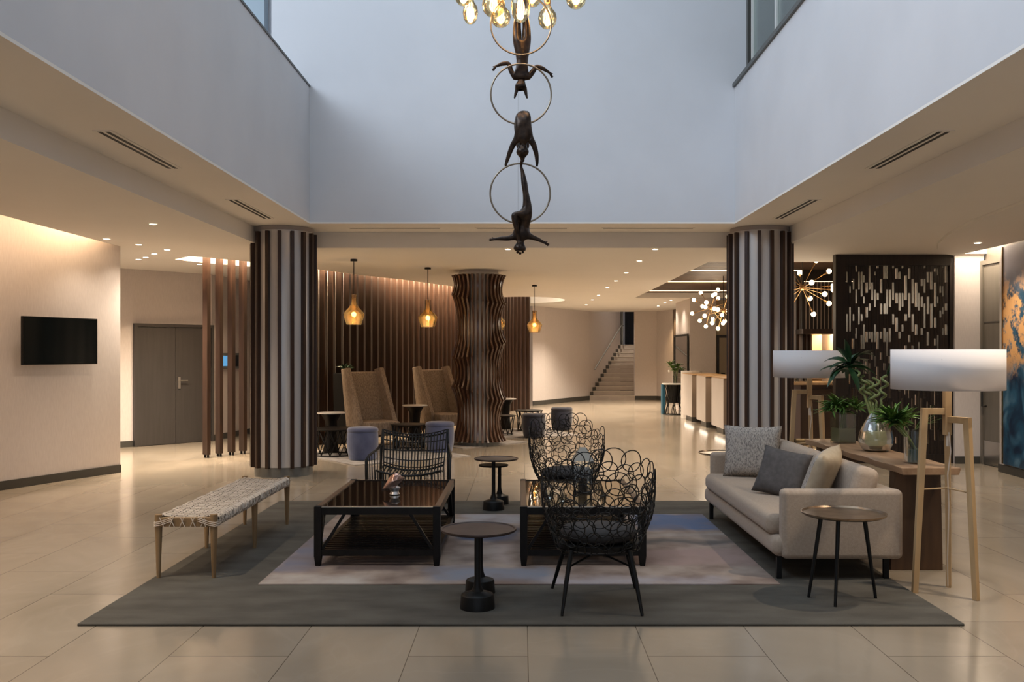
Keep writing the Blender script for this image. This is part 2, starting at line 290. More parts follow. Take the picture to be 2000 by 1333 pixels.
def art_mat():
    m = mat('abstract_ocean_painting', (0.1, .2, .3), 0.35); tc = N(m, 'ShaderNodeTexCoord')
    n = N(m, 'ShaderNodeTexNoise'); n.inputs['Scale'].default_value = 2.6; n.inputs['Detail'].default_value = 9; n.inputs['Distortion'].default_value = 1.2
    L(m, tc.outputs['Object'], n.inputs['Vector'])
    r = N(m, 'ShaderNodeValToRGB'); e = r.color_ramp.elements
    e[0].position = .35; e[0].color = (0.006, 0.018, 0.045, 1); e[1].position = .7; e[1].color = (0.10, 0.20, 0.28, 1)
    k = e.new(.5); k.color = (0.015, 0.07, 0.13, 1); L(m, n.outputs[0], r.inputs[0])
    n2 = N(m, 'ShaderNodeTexNoise'); n2.inputs['Scale'].default_value = 4.5; n2.inputs['Detail'].default_value = 14; n2.inputs['Roughness'].default_value = .7
    L(m, tc.outputs['Object'], n2.inputs['Vector'])
    g = N(m, 'ShaderNodeValToRGB'); g.color_ramp.elements[0].position = .46; g.color_ramp.elements[1].position = .53
    L(m, n2.outputs[0], g.inputs[0])
    sp = N(m, 'ShaderNodeSeparateXYZ'); L(m, tc.outputs['Object'], sp.inputs[0])
    zz = N(m, 'ShaderNodeMapRange'); zz.inputs[1].default_value = 1.15; zz.inputs[2].default_value = 1.5; L(m, sp.outputs[2], zz.inputs[0])
    zt = N(m, 'ShaderNodeMapRange'); zt.inputs[1].default_value = 2.25; zt.inputs[2].default_value = 2.6; L(m, sp.outputs[2], zt.inputs[0])
    mu = N(m, 'ShaderNodeMath', operation='MULTIPLY'); L(m, g.outputs[0], mu.inputs[0]); L(m, zz.outputs[0], mu.inputs[1])
    mx = N(m, 'ShaderNodeMix', data_type='RGBA'); mx.inputs['B'].default_value = (0.62, 0.34, 0.14, 1)
    L(m, mu.outputs[0], mx.inputs['Factor']); L(m, r.outputs[0], mx.inputs['A'])
    m2 = N(m, 'ShaderNodeMix', data_type='RGBA'); m2.inputs['B'].default_value = (0.36, 0.34, 0.38, 1)
    L(m, zt.outputs[0], m2.inputs['Factor']); L(m, mx.outputs['Result'], m2.inputs['A'])
    L(m, m2.outputs['Result'], P(m).inputs['Base Color']); return m
M['art'] = art_mat()
def woodceil_mat():
    m = mat('timber_slat_ceiling', (0.1, .05, .03), 0.55); tc = N(m, 'ShaderNodeTexCoord'); mp = N(m, 'ShaderNodeMapping'); mp.inputs['Scale'].default_value = (.3, 5, 1)
    L(m, tc.outputs['Object'], mp.inputs[0]); n = N(m, 'ShaderNodeTexNoise'); n.inputs['Scale'].default_value = 1.6; n.inputs['Detail'].default_value = 5
    L(m, mp.outputs[0], n.inputs['Vector']); r = N(m, 'ShaderNodeValToRGB')
    r.color_ramp.elements[0].color = (0.030, 0.013, 0.006, 1); r.color_ramp.elements[1].color = (0.11, 0.055, 0.025, 1)
    r.color_ramp.elements[0].position = .3; r.color_ramp.elements[1].position = .7
    L(m, n.outputs[0], r.inputs[0]); L(m, r.outputs[0], P(m).inputs['Base Color']); return m
M['woodceil'] = woodceil_mat()

# ------------------------------------------------------------------ mesh helpers
class MB:
    def __init__(s): s.v = []; s.f = []
    def add(s, vs, fs):
        o = len(s.v); s.v += [tuple(p) for p in vs]; s.f += [tuple(i + o for i in f) for f in fs]; return s
    def box(s, x0, x1, y0, y1, z0, z1):
        v = [(x, y, z) for z in (z0, z1) for y in (y0, y1) for x in (x0, x1)]
        return s.add(v, [(0, 2, 3, 1), (4, 5, 7, 6), (0, 1, 5, 4), (2, 6, 7, 3), (0, 4, 6, 2), (1, 3, 7, 5)])
    def beam(s, p, q, w, h, up=(0, 0, 1), w2=None, h2=None):
        p = Vector(p); q = Vector(q); d = (q - p).normalized(); u = Vector(up)
        if abs(d.dot(u)) > .98: u = Vector((0, 1, 0))
        a = d.cross(u).normalized(); b = a.cross(d).normalized(); vs = []
        for c, ww, hh in ((p, w, h), (q, w2 or w, h2 or h)):
            for i, j in ((-1, -1), (1, -1), (1, 1), (-1, 1)): vs.append(c + a * i * ww / 2 + b * j * hh / 2)
        return s.add(vs, [(3, 2, 1, 0), (4, 5, 6, 7), (0, 1, 5, 4), (1, 2, 6, 5), (2, 3, 7, 6), (3, 0, 4, 7)])
    def tube(s, pts, r, n=8, closed=False, cap=True):
        pts = [Vector(p) for p in pts]; m = len(pts); rr = r if isinstance(r, (list, tuple)) else [r] * m
        vs = []; prev = None
        for i, p in enumerate(pts):
            if closed: d = pts[(i + 1) % m] - pts[i - 1]
            else: d = pts[min(i + 1, m - 1)] - pts[max(i - 1, 0)]
            d.normalize()
            if prev is None:
                u = Vector((0, 0, 1)) if abs(d.z) < .9 else Vector((1, 0, 0)); a = d.cross(u).normalized()
            else:
                a = (prev - d * prev.dot(d))
                a = a.normalized() if a.length > 1e-6 else d.orthogonal().normalized()
            prev = a; b = d.cross(a)
            for k in range(n):
                t = 2 * PI * k / n; vs.append(p + (a * math.cos(t) + b * math.sin(t)) * rr[i])
        fs = []
        for i in range(m if closed else m - 1):
            j = (i + 1) % m
            for k in range(n): fs.append((i * n + k, i * n + (k + 1) % n, j * n + (k + 1) % n, j * n + k))
        if cap and not closed: fs += [tuple(range(n))[::-1], tuple(range((m - 1) * n, m * n))]
        return s.add(vs, fs)
    def lathe(s, prof, n=32, c=(0, 0), sx=1, sy=1, a0=0, cap=True):
        vs = []; fs = []; m = len(prof)
        for r, z in prof:
            for k in range(n):
                t = a0 + 2 * PI * k / n; vs.append((c[0] + r * sx * math.cos(t), c[1] + r * sy * math.sin(t), z))
        for i in range(m - 1):
            for k in range(n): fs.append((i * n + k, i * n + (k + 1) % n, (i + 1) * n + (k + 1) % n, (i + 1) * n + k))
        if cap: fs += [tuple(range(n))[::-1], tuple(range((m - 1) * n, m * n))]
        return s.add(vs, fs)
    def prism(s, poly, z0, z1):
        n = len(poly); vs = [(x, y, z0) for x, y in poly] + [(x, y, z1) for x, y in poly]
        return s.add(vs, [tuple(range(n))[::-1], tuple(range(n, 2 * n))] + [(i, (i + 1) % n, n + (i + 1) % n, n + i) for i in range(n)])
    def sphere(s, c, r, n=16, m=10, sz=1.0, sx=1.0, sy=1.0):
        prof = []; vs = []; fs = []
        vs.append((c[0], c[1], c[2] - r * sz))
        for i in range(1, m):
            a = -PI / 2 + PI * i / m
            for k in range(n):
                t = 2 * PI * k / n; vs.append((c[0] + r * sx * math.cos(a) * math.cos(t), c[1] + r * sy * math.cos(a) * math.sin(t), c[2] + r * sz * math.sin(a)))
        vs.append((c[0], c[1], c[2] + r * sz)); e = len(vs) - 1
        for k in range(n): fs.append((0, 1 + (k + 1) % n, 1 + k)); fs.append((e, e - n + k, e - n + (k + 1) % n))
        for i in range(m - 2):
            for k in range(n): fs.append((1 + i * n + k, 1 + i * n + (k + 1) % n, 1 + (i + 1) * n + (k + 1) % n, 1 + (i + 1) * n + k))
        return s.add(vs, fs)
    def build(s, name, m, parent=None, bevel=0, smooth=False, seg=2, fix=True):
        me = bpy.data.meshes.new(name); me.from_pydata(s.v, [], s.f)
        if fix:
            bm = bmesh.new(); bm.from_mesh(me); bmesh.ops.recalc_face_normals(bm, faces=bm.faces); bm.to_mesh(me); bm.free()
        me.materials.append(m); o = bpy.data.objects.new(name, me); C.objects.link(o)
        if parent: o.parent = parent
        if bevel:
            b = o.modifiers.new('bevel', 'BEVEL'); b.width = bevel; b.segments = seg; b.limit_method = 'ANGLE'; b.angle_limit = math.radians(40)
        if smooth or bevel:
            me.polygons.foreach_set('use_smooth', [True] * len(me.polygons))
            if bevel: o.modifiers.new('weighted', 'WEIGHTED_NORMAL')
            elif smooth != 'all':
                me.set_sharp_from_angle(angle=math.radians(42))
        return o
def thing(name, label, cat, loc=(0, 0, 0), rz=0, group=None):
    o = bpy.data.objects.new(name, None); C.objects.link(o); o.empty_display_size = .1
    o.location = loc; o.rotation_euler = (0, 0, rz); o['label'] = label; o['category'] = cat
    if group: o['group'] = group
    return o
def tag(o, label, cat, group=None, kind=None):
    o['label'] = label; o['category'] = cat
    if group: o['group'] = group
    if kind: o['kind'] = kind
    return o
def struct(o, label=None):
    o['kind'] = 'structure'
    if label: o['label'] = label
    return o
def plabel(o, t): o['label'] = t; return o
def kids(o): return [c for c in bpy.data.objects if c.parent == o]
def dup(root, loc, rz, label, group=None, scale=None):
    r = root.copy(); C.objects.link(r); r.location = loc; r.rotation_euler = (0, 0, rz); r['label'] = label
    if group: r['group'] = group
    if scale: r.scale = (scale,) * 3
    for ch in kids(root):
        c = ch.copy(); C.objects.link(c); c.parent = r
        for g in kids(ch):
            d = g.copy(); C.objects.link(d); d.parent = c
    return r

# ------------------------------------------------------------------ the setting
struct(MB().box(-9.6, 9.2, -4.2, 40, -0.12, 0).build('floor', M['floor']), 'polished beige porcelain floor laid in long tiles')
ZL, ZB, ZT = 2.88, 3.08, 3.22     # low ceiling, band around the void, inside of the light coves

def catmull(pts, step):
    out = []; P_ = [Vector(p) for p in pts]; P_ = [2 * P_[0] - P_[1]] + P_ + [2 * P_[-1] - P_[-2]]
    for i in range(1, len(P_) - 2):
        a, b, c, d = P_[i - 1:i + 3]
        for k in range(20):
            t = k / 20; out.append(.5 * ((2 * b) + (c - a) * t + (2 * a - 5 * b + 4 * c - d) * t * t + (3 * b - a - 3 * c + d) * t ** 3))
    out.append(P_[-2]); res = [out[0]]; acc = 0; last = out[0]; dirs = []
    for q in out[1:]:
        while (q - last).length + acc >= step:
            dd = (q - last); t = (step - acc) / dd.length; last = last + dd * t; res.append(last.copy()); acc = 0
        acc += (q - last).length; last = q
    return res
slat_pts = catmull([(-4.58, 13.52), (-4.2, 14.05), (-3.3, 15.5), (-2.35, 17.5), (-1.45, 19.9), (-.9, 22.3), (-.38, 24.3), (.25, 25.45)], 0.213)

# low ceiling with its light slots cut out
near = [(-5.04, 13.52), (-4.67, 13.1), (-4.46, 13.3), (-4.05, 13.9), (-3.35, 15.1), (-2.84, 16.2), (-2.24, 17.2), (-1.41, 19.04), (-.95, 20.8), (-.48, 22.66)]
circ = [(1.1 * math.sin(a), 23.95 - 1.45 * math.cos(a)) for a in [math.radians(d) for d in range(-12, 176, 12)]]
far = [(-.1, 25.9), (-.75, 24.6), (-1.3, 22.5), (-1.85, 20.1), (-2.75, 17.8), (-3.6, 15.9), (-4.28, 14.65), (-4.84, 13.98)]
slot = near + circ + far
wood = [(2.78, 13.9), (8.6, 13.9), (8.6, 22.9), (2.78, 22.9)]
outer = [(-3.3, -4.2), (-3.3, 12.03), (3.3, 12.03), (3.3, -4.2), (5.92, -4.2), (5.92, 12.75), (9.2, 12.75), (9.2, 30.6), (-9.6, 30.6), (-9.6, 11.9), (-5.13, 11.9), (-5.13, -4.2)]
def ceil_mesh():
    b = MB(); loops = [outer, slot, wood]
    tri = tessellate_polygon([[Vector((x, y, 0)) for x, y in l] for l in loops]); flat = [p for l in loops for p in l]
    b.add([(x, y, ZL) for x, y in flat], [tuple(t) for t in tri])
    for l in loops:
        n = len(l); b.add([(x, y, ZL) for x, y in l] + [(x, y, ZT) for x, y in l], [(i, (i + 1) % n, n + (i + 1) % n, n + i) for i in range(n)])
    return b
struct(ceil_mesh().build('ceiling', M['ceil'], fix=False), 'low cream ceiling with light coves')
b = MB()
b.box(-3.36, -2.56, -4.2, 12.09, ZB, ZB + .02); b.box(2.56, 3.36, -4.2, 12.09, ZB, ZB + .02); b.box(-2.56, 2.56, 11.22, 12.09, ZB, ZB + .02)
struct(b.build('ceiling', M['ceil']), 'raised ceiling band around the atrium')
b = MB(); b.box(-9.6, -2.75, -4.2, 31, ZT, ZT + .1); b.box(2.75, 9.2, -4.2, 31, ZT, ZT + .1); b.box(-2.75, 2.75, 11.4, 31, ZT, ZT + .1)
struct(b.build('ceiling', M['ceil']), 'inside of the ceiling coves')
# timber inset over reception with its light lines
b = MB()
yy = 13.95
while yy < 22.85:
    b.box(2.79, 8.6, yy, yy + .155, 3.0, 3.05); yy += .18
b.box(2.79, 8.6, 13.95, 22.88, 3.06, 3.08)
struct(b.build('ceiling', M['woodceil']), 'dark timber slatted ceiling inset above reception')
b = MB()
for yy in (16.62, 19.2, 22.0): b.box(2.85, 8.5, yy, yy + .035, 2.985, 3.0)
struct(b.build('trim_1', M['led']), 'warm light lines across the timber ceiling')
# atrium walls
b = MB().box(-2.72, -2.56, -4.2, 11.22, ZB + .02, 4.72); struct(b.build('wall_atrium_left', M['paint']), 'pale atrium parapet on the left')
b = MB().box(2.56, 2.72, -4.2, 11.22, ZB + .02, 4.72); struct(b.build('wall_atrium_right', M['paint']), 'pale atrium parapet on the right')
b = MB().box(-3.02, 2.56, 11.22, 11.4, ZB + .02, 8.5); b.box(2.56, 6, 11.22, 11.4, ZB + .1, 8.5)
struct(b.build('wall_atrium_back', M['paint']), 'tall pale back wall of the atrium')
b = MB().box(-6.2, -3.02, 12.3, 12.4, 3.3, 8.5); b.box(-3.06, -3.0, 11.4, 12.4, 3.3, 8.5); b.box(5.9, 6.0, -4.2, 11.3, 3.3, 8.5); b.box(-6.2, 6, -4.3, -4.2, 3.3, 8.5)
b.box(-6.3, -6.2, -4.2, 12.4, 3.3, 8.5)
struct(b.build('wall_upper', M['paint']), 'upper floor walls')
b = MB().box(-6.2, -2.3, -4.2, 12.4, 8.5, 8.6); b.box(2.3, 6, -4.2, 12.4, 8.5, 8.6); b.box(-2.3, 2.3, 10.8, 12.4, 8.5, 8.6); b.box(-2.3, 2.3, -4.2, .5, 8.5, 8.6)
struct(b.build('ceiling', M['paint']), 'upper ceiling around the roof light')
struct(MB().box(-2.3, 2.3, .5, 10.8, 8.52, 8.54).build('window_1', M['pane']), 'glass roof light')
struct(MB().box(-9.6, -2.7, -4.2, 12.3, 3.34, 3.4).box(2.7, 9, -4.2, 11.2, 3.34, 3.4).build('floor', M['ceil']), 'upper gallery floor')
struct(MB().box(-2.75, -2.55, -4.2, 11.22, 4.72, 4.745).build('trim_2', M['skirt']), 'dark capping on the left parapet')
struct(MB().box(2.53, 2.76, -4.2, 11.24, 4.72, 4.765).build('trim_3', mat('grey_capping', (.10, .105, .10), .5)), 'grey metal capping on the right parapet')
# grey window surround of the upper left glazing, bluish daylight put into its colour
struct(MB().box(-3.9, -3.35, 12.1, 12.29, 4.3, 8.4).build('window_2', mat('bluish_daylit_surround', (.42, .5, .56), .5)), 'grey window surround beyond the left parapet, bluish daylight in its colour')
# glass balustrade on the right parapet
t = thing('glass_balustrade', 'glass balustrade with pale steel posts above the right parapet', 'balustrade', (2.66, 0, 4.765))
for k, yy in enumerate((10.72, 9.72, 8.0, 6.3, 4.6)):
    MB().box(-.02, .02, yy - .03, yy + .03, 0, 1.15).build('post', mat('pale_steel', (.72, .72, .68), .3, .3) if k == 0 else bpy.data.materials['pale_steel'], t)
for a_, b_ in ((9.76, 10.68), (8.04, 9.68), (6.34, 7.96), (4.64, 6.26)):
    MB().box(-.006, .006, a_, b_, .02, 1.1).build('glass_pane', M['pane'], t)
MB().box(-.04, .04, 4.5, 10.9, 1.15, 1.2).build('handrail', M['steel'], t)
MB().box(-.03, .03, 10.86, 10.93, 0, 1.15).build('end_frame', M['skirt'], t)
struct(MB().box(4.6, 4.75, 4, 11.2, 3.4, 6.2).box(4.55, 4.6, 4, 11.2, 5.7, 6.0).build('wall_gallery_right', mat('grey_green_gallery_wall', (.26, .29, .27), .6)), 'grey gallery wall behind the balustrade')

def wall(name, pts, z0, z1, th, m, label):
    """upright wall along a plan polyline, thickness to the left of travel"""
    b = MB(); P_ = [Vector(p) for p in pts]; off = []
    for i, p in enumerate(P_):
        d = (P_[min(i + 1, len(P_) - 1)] - P_[max(i - 1, 0)]).normalized(); off.append(p + Vector((-d.y, d.x)) * th)
    for i in range(len(P_) - 1):
        b.prism([tuple(P_[i]), tuple(P_[i + 1]), tuple(off[i + 1]), tuple(off[i])], z0, z1)
    return struct(b.build(name, m), label)
def base(name, pts, side, h=.10, label=None):
    return wall(name, pts, 0, h, side * .018, M['skirt'], label or 'dark grey skirting board')
# left wall with the screen
Lw = [(-5.12, 11.87), (-5.42, 11.18), (-5.78, 10.28), (-6.45, 8.6), (-7.8, 5.0), (-8.6, -1)]
wall('wall_left', Lw, 0, ZT, -.22, M['wallpaper'], 'beige textured wall carrying the screen')
base('baseboard_left', Lw, 1)
# back left wall with the double door
BL = [(-9.5, 12.2), (-6.31, 15.1), (-5.37, 16.12), (-5.22, 17.0), (-5.05, 18.2), (-4.6, 20.5)]
wall('wall_back_left', BL, 0, ZT, .15, M['wallpaper'], 'beige wall with the grey double door')
base('baseboard_back_left', BL[1:], -1); base('baseboard_back_left', BL[:2], -1)
# wall behind the slat screen
off = [Vector(p) + Vector((-.5, .42))  .normalized() * .095 for p in slat_pts[6:]]
bw = [tuple(p) for p in off[::3]] + [tuple(off[-1])]
wall('wall_behind_slats', bw, 0, ZT, .08, mat('pale_wall_behind_slats', (.80, .74, .68), .6), 'pale wall behind the timber slats')
# far wall, curved, leading to the stairs
FW = [(-.15, 26.9), (.30, 26.92), (.68, 27.5), (1.09, 28.3), (1.6, 29.25), (2.17, 30.2), (3.56, 33.8), (3.57, 34.0)]
wall('wall_far', FW[1:], 0, 4.6, .15, M['wallpaper'], 'long beige wall curving to the staircase')
base('baseboard_far', FW[1:6], -1, .13)
wall('wall_far_left', [(-3, 27.6), (.32, 27.6)], 0, ZT, .1, M['paint'], 'white wall above the far grey door')
# pilaster and return right of the stairs
PW = [(4.5, 36.5), (4.5, 30.2), (4.72, 29.4), (4.9, 29.3)]
wall('wall_pilaster', [(3.65, 30.45), (3.65, 30.2), (4.36, 30.2), (4.55, 29.75), (4.72, 29.4)], 0, 4.6, .04, M['wallpaper'], 'beige pilaster right of the staircase')
wall('wall_stair_right', PW, 0, 4.6, .12, M['wallpaper'], 'beige pilaster right of the staircase')
base('baseboard_stair_right', [(3.65, 30.2), (4.36, 30.2), (4.55, 29.75), (4.72, 29.4)], -1, .13)
wall('wall_far_right', [(4.75, 30.4), (4.75, 28.5), (9, 28.5)], 0, ZT, .1, mat('brown_far_wall', (.16, .13, .11), .6), 'dark brown wall end')
wall('wall_stair_back', [(1.5, 37), (6, 37)], 0, 4.6, .1, M['wood_black'], 'dark wall at the top of the stairs')
struct(MB().box(1.5, 6, 30.6, 37.2, 4.5, 4.6).build('ceiling', M['ceil']), 'ceiling over the staircase')
struct(MB().box(-9.6, 9.2, 30.6, 30.7, ZL, 3.3).build('trim_4', M['ceil']), 'ceiling edge in front of the staircase')
struct(MB().box(3.57, 3.68, 34.0, 34.12, 1.8, 4.5).build('trim_5', M['grey']), 'grey post at the top of the stairs')
struct(MB().box(3.69, 3.81, 34.6, 34.9, 1.8, 4.5).build('trim_6', M['paint']), 'pale reveal at the top of the stairs')
# reception walls
wall('wall_reception_side', [(4.17, 25.3), (4.16, 23.1), (4.80, 23.1)], 0, ZT, .12, M['wallpaper'], 'beige wall beside reception with the tall mirror')
wall('wall_reception_back', [(4.5, 23.9), (9, 23.9)], 0, ZT, .1, mat('yellow_lit_reception_wall', (.52, .37, .2), .6), 'wall behind reception with warm yellow light in its colour')  # yellow lamplight on this wall is put into its base colour
wall('wall_bar_back', [(5.5, 18.9), (9, 18.9)], 0, ZT, .1, mat('cream_bar_back_wall', (.62, .50, .36), .5), 'cream lit wall behind the bar')
wall('wall_bar_side', [(5.5, 22.9), (5.5, 18.9)], 0, ZT, .1, M['wood_dark'], 'dark side wall of the bar')
# right wall, door recess and painting wall
wall('wall_right_end', [(5.94, 12.8), (6.34, 12.8)], 0, ZT, .15, M['wallpaper'], 'narrow beige wall beside the tall door')
wall('wall_right', [(6.12, 11.95), (6.10, 11.4), (6.02, 10.6), (6.0, -4.2)], 0, ZT, .25, mat('painting_wall_paint', (.45, .4, .36), .6), 'wall carrying the blue painting')
wall('wall_right_door', [(6.36, 12.8), (6.36, 11.95), (6.12, 11.95)], 0, ZT, .15, M['door2'], 'taupe recess around the tall door')
base('baseboard_right', [(5.94, 12.8), (6.34, 12.8)], -1, .1); base('baseboard_right', [(6.12, 11.95), (6.10, 11.4), (6.02, 10.6), (6.0, 5)], -1, .1)
wall('wall_bar_right', [(6.0, 12.95), (6.0, 18.9)], 0, ZT, -.1, M['wallpaper'], 'beige wall at the right of the bar')
# enclosure behind the camera
b = MB().box(-9.6, -3.6, -4.3, -4.2, 0, 3.2); b.box(3.6, 9.2, -4.3, -4.2, 0, 3.2)
struct(b.build('wall_back', M['wallpaper']), 'wall behind')
# ceiling step on the right
struct(MB().prism([(4.35, -4.2), (4.42, 8), (4.58, 9.5), (4.8, 10.5), (5.05, 11.3), (5.35, 12.0), (5.65, 12.5), (5.92, 12.74), (5.92, -4.2)], ZL - .03, ZL - .001).build('trim_7', M['ceil']), 'shallow curved ceiling step on the right')

# doors
def door(name, p, q, H, leaves, m, label, fr=.05):
    p = Vector((*p, 0)); q = Vector((*q, 0)); d = q - p; Ln = d.length; a = math.atan2(d.y, d.x)
    t = bpy.data.objects.new(name, None); C.objects.link(t); t.location = p; t.rotation_euler = (0, 0, a); struct(t, label)
    f = MB(); f.box(0, fr, -.05, .03, 0, H); f.box(Ln - fr, Ln, -.05, .03, 0, H); f.box(fr, Ln - fr, -.05, .03, H - fr, H); f.build('door_frame', m, t)
    w = (Ln - 2 * fr) / leaves; out = []
    for i in range(leaves):
        out.append(MB().box(fr + i * w + .002, fr + (i + 1) * w - .002, -.03, .02, .008, H - fr - .004).build('door_leaf', m, t))
    return t, out, Ln, w
n_ = Vector((1.0, -.92)).normalized() * .03
t, lv, Ln, w = door('door_1', (-6.31 + n_.x, 15.1 + n_.y), (-5.37 + n_.x, 16.12 + n_.y), 2.0, 2, M['door'], 'grey double door left of the timber posts')
h = MB(); h.box(.05 + w + .045, .05 + w + .085, -.045, -.03, .92, 1.12); h.tube([(.05 + w + .065, -.04, 1.06), (.05 + w + .065, -.09, 1.06), (.05 + w + .19, -.09, 1.06)], .010); h.build('door_handle', M['steel'], lv[1])
t, lv, Ln, w = door('door_2', (-.9, 27.5), (.30, 27.5), 1.99, 1, mat('blue_grey_door', (.12, .125, .12), .4), 'narrow grey door beyond the slat wall')
MB().tube([(1.1, -.03, 1.0), (1.1, -.08, 1.0), (1.0, -.08, 1.0)], .012).build('door_handle', M['steel'], lv[0])
t, lv, Ln, w = door('door_3', (6.33, 12.78), (6.33, 12.0), 2.78, 1, M['door2'], 'tall taupe door beside the painting', .06)
MB().box(.07, Ln - .07, -.036, -.03, .03, .33).build('kick_plate', M['steel'], lv[0])
MB().tube([(.13, -.03, 1.02), (.13, -.09, 1.02), (.13, -.09, .80), (.13, -.03, .80)], .013).build('door_handle', mat('dark_handle', (.05, .045, .04), .3, .6), lv[0])
MB().box(.065, Ln - .065, -.034, -.03, 1.93, 1.945).build('panel_joint', M['skirt'], lv[0])

# ------------------------------------------------------------------ ceiling fittings
def px(x, y, Y): return ((x - 1020) / 1820 * Y, Y, 1.52 + (690 - y) / 1820 * Y)
dl = [(-4.46, 7.13, 'large recessed downlight in the ceiling nearest the screen wall'),
      (-3.89, 9.82, 'recessed downlight midway along the left ceiling, left of the striped column'),
      (-4.95, 11.1, 'recessed downlight right beside the end of the screen wall cove'),
      (-4.80, 11.67, 'recessed downlight in the left cluster, nearest the screen wall corner'),
      (-4.67, 12.25, 'recessed downlight in the left cluster, rightmost above the grey double door'),
      (-5.04, 12.76, 'recessed downlight in the left cluster, behind the rightmost one'),
      (-5.35, 13.24, 'recessed downlight in the left cluster, second from the back'),
      (-5.57, 13.53, 'recessed downlight in the left cluster, farthest back'),
      (-4.94, 14.27, 'recessed downlight just behind the light cove beside the first timber post'),
      (-.19, 12.19, 'recessed downlight next to the lowest bronze acrobat'),
      (1.74, 12.19, 'first downlight of the diagonal row running to the stairs'),
      (1.73, 13.75, 'second downlight of the diagonal row running to the stairs'),
      (1.76, 15.77, 'third downlight of the diagonal row running to the stairs'),
      (1.765, 17.55, 'fourth downlight of the diagonal row running to the stairs'),
      (1.765, 19.34, 'fifth downlight of the diagonal row running to the stairs'),
      (1.79, 21.9, 'sixth downlight of the diagonal row running to the stairs'),
      (1.79, 23.8, 'seventh downlight of the diagonal row running to the stairs'),
      (1.81, 26.3, 'last downlight of the diagonal row, nearest the stairs'),
      (.98, 28.2, 'downlight close to the far curved wall'),
      (3.83, 24.0, 'first of three downlights in front of the reception mirror wall'),
      (3.86, 25.2, 'second of three downlights in front of the reception mirror wall'),
      (3.92, 26.9, 'third of three downlights in front of the reception mirror wall'),
      (5.5, 11.25, 'single downlight in the ceiling before the tall taupe door')]
for i, (x, y, lab) in enumerate(dl):
    zz = ZL - (.031 if i == 22 else 0)
    t = thing('ceiling_downlight', lab, 'ceiling light', (x, y, zz), 0, 'recessed ceiling downlights')
    MB().lathe([(.046, -.001), (.052, -.005), (.036, -.004)], 20, cap=False).build('trim_ring', M['paint'], t)
    MB().lathe([(.0001, -.003), (.037, -.003)], 16, cap=False).build('lens', M['spotled'], t)
    spot('downlight_and_fill', (x, y, zz - .02), (14 if i in (2, 3) else 26 if i in (19, 20) else 330 if y > 20 else 125 if y > 12 else 62), WARM, 120, .9)
vt = [(-2.94, 6.54, 7.84, 'linear ceiling vent on the left of the atrium, nearer the viewer'), (-2.94, 9.46, 10.75, 'linear ceiling vent in front of the left striped column'),
      (2.96, 6.54, 7.84, 'linear ceiling vent on the right of the atrium, nearer the viewer'), (2.96, 9.46, 10.75, 'linear ceiling vent in front of the right striped column')]
for x, y0, y1, lab in vt:
    t = thing('ceiling_vent', lab, 'vent', (x, 0, ZB), 0, 'linear ceiling vents')
    MB().box(-.07, .07, y0 - .02, y1 + .02, -.006, 0).build('frame', M['ceil'], t)
    for s in (-1, 1): MB().box(s * .028 - .014, s * .028 + .014, y0, y1, -.008, -.005).build('slot', M['vent'], t)
for x0, x1, lab in ((-2.15, -1.03, 'slim ceiling vent under the back wall, left one'), (-.57, .556, 'slim ceiling vent under the back wall, behind the acrobats'), (1.01, 2.13, 'slim ceiling vent under the back wall, right one')):
    t = thing('ceiling_vent', lab, 'vent', (0, 11.63, ZB), 0, 'linear ceiling vents')
    MB().box(x0 - .02, x1 + .02, -.05, .05, -.005, 0).build('frame', M['ceil'], t)
    MB().box(x0, x1, -.012, .012, -.007, -.004).build('slot', M['vent'], t)

# cove lights (their strips lie out of sight up in the slots)
strip('cove_strip_lamp', (-5.2, 5.4, 3.18), (-5.2, 10.4, 3.18), (-.75, 0, -.45), .05, 15, (1, .70, .45))
strip('cove_strip_lamp', (-5.17, 10.5, 3.18), (-5.17, 11.5, 3.18), (-.6, 0, -.6), .04, 4, (1, .70, .42))
strip('cove_strip_lamp', (5.98, 12.0, 3.18), (5.98, 12.7, 3.18), (.6, 0, -.7), .05, 14, WARM)
for i in range(1, len(near) - 1):
    a, b_ = Vector(near[i]), Vector(near[i + 1] if i + 1 < len(near) else near[i]); c = (a + b_) / 2; ln = (b_ - a).length
    n = Vector((-(b_ - a).y, (b_ - a).x)).normalized(); c2 = c + n * .08
    if c.x < -4.1 or c.y > 14:
        o = strip('cove_strip_lamp', (*(a + n * .06), 3.18), (*(b_ + n * .06), 3.18), (n.x * .45, n.y * .45, -.9), .04, 32 * ln, (1, .74, .48))
point('cove_strip_lamp', (.3, 24.2, 3.08), 10, WARM, .1)

# ------------------------------------------------------------------ columns
def striped_column(loc, label):
    t = thing('striped_column', label, 'column', loc, 0, 'round columns clad with dark timber slats')
    MB().lathe([(.355, .0), (.355, .12)], 48).build('plinth', M['grey'], t, smooth=True)
    MB().lathe([(.362, .12), (.362, 3.04)], 64).build('core', M['core'], t, smooth=True)
    MB().lathe([(.37, 3.03), (.37, 3.078)], 48).build('collar', M['collar'], t, smooth=True)
    for k in range(16):
        a = math.radians(k * 22.5 + 7 - 90); c, s = math.cos(a), math.sin(a)
        MB().beam((.385 * c, .385 * s, .11), (.385 * c, .385 * s, 3.01), .040, .05, (c, s, 0)).build('slat', M['wood_dark'], t, bevel=.003)
    return t
striped_column((-2.995, 11.7, 0), 'round column with dark timber slats left of the atrium, nearest the woven bench')
striped_column((2.985, 11.7, 0), 'round column with dark timber slats behind the far end of the beige sofa')
striped_column((4.98, 17.4, 0), 'striped column farther back by the bar, behind the sputnik light')

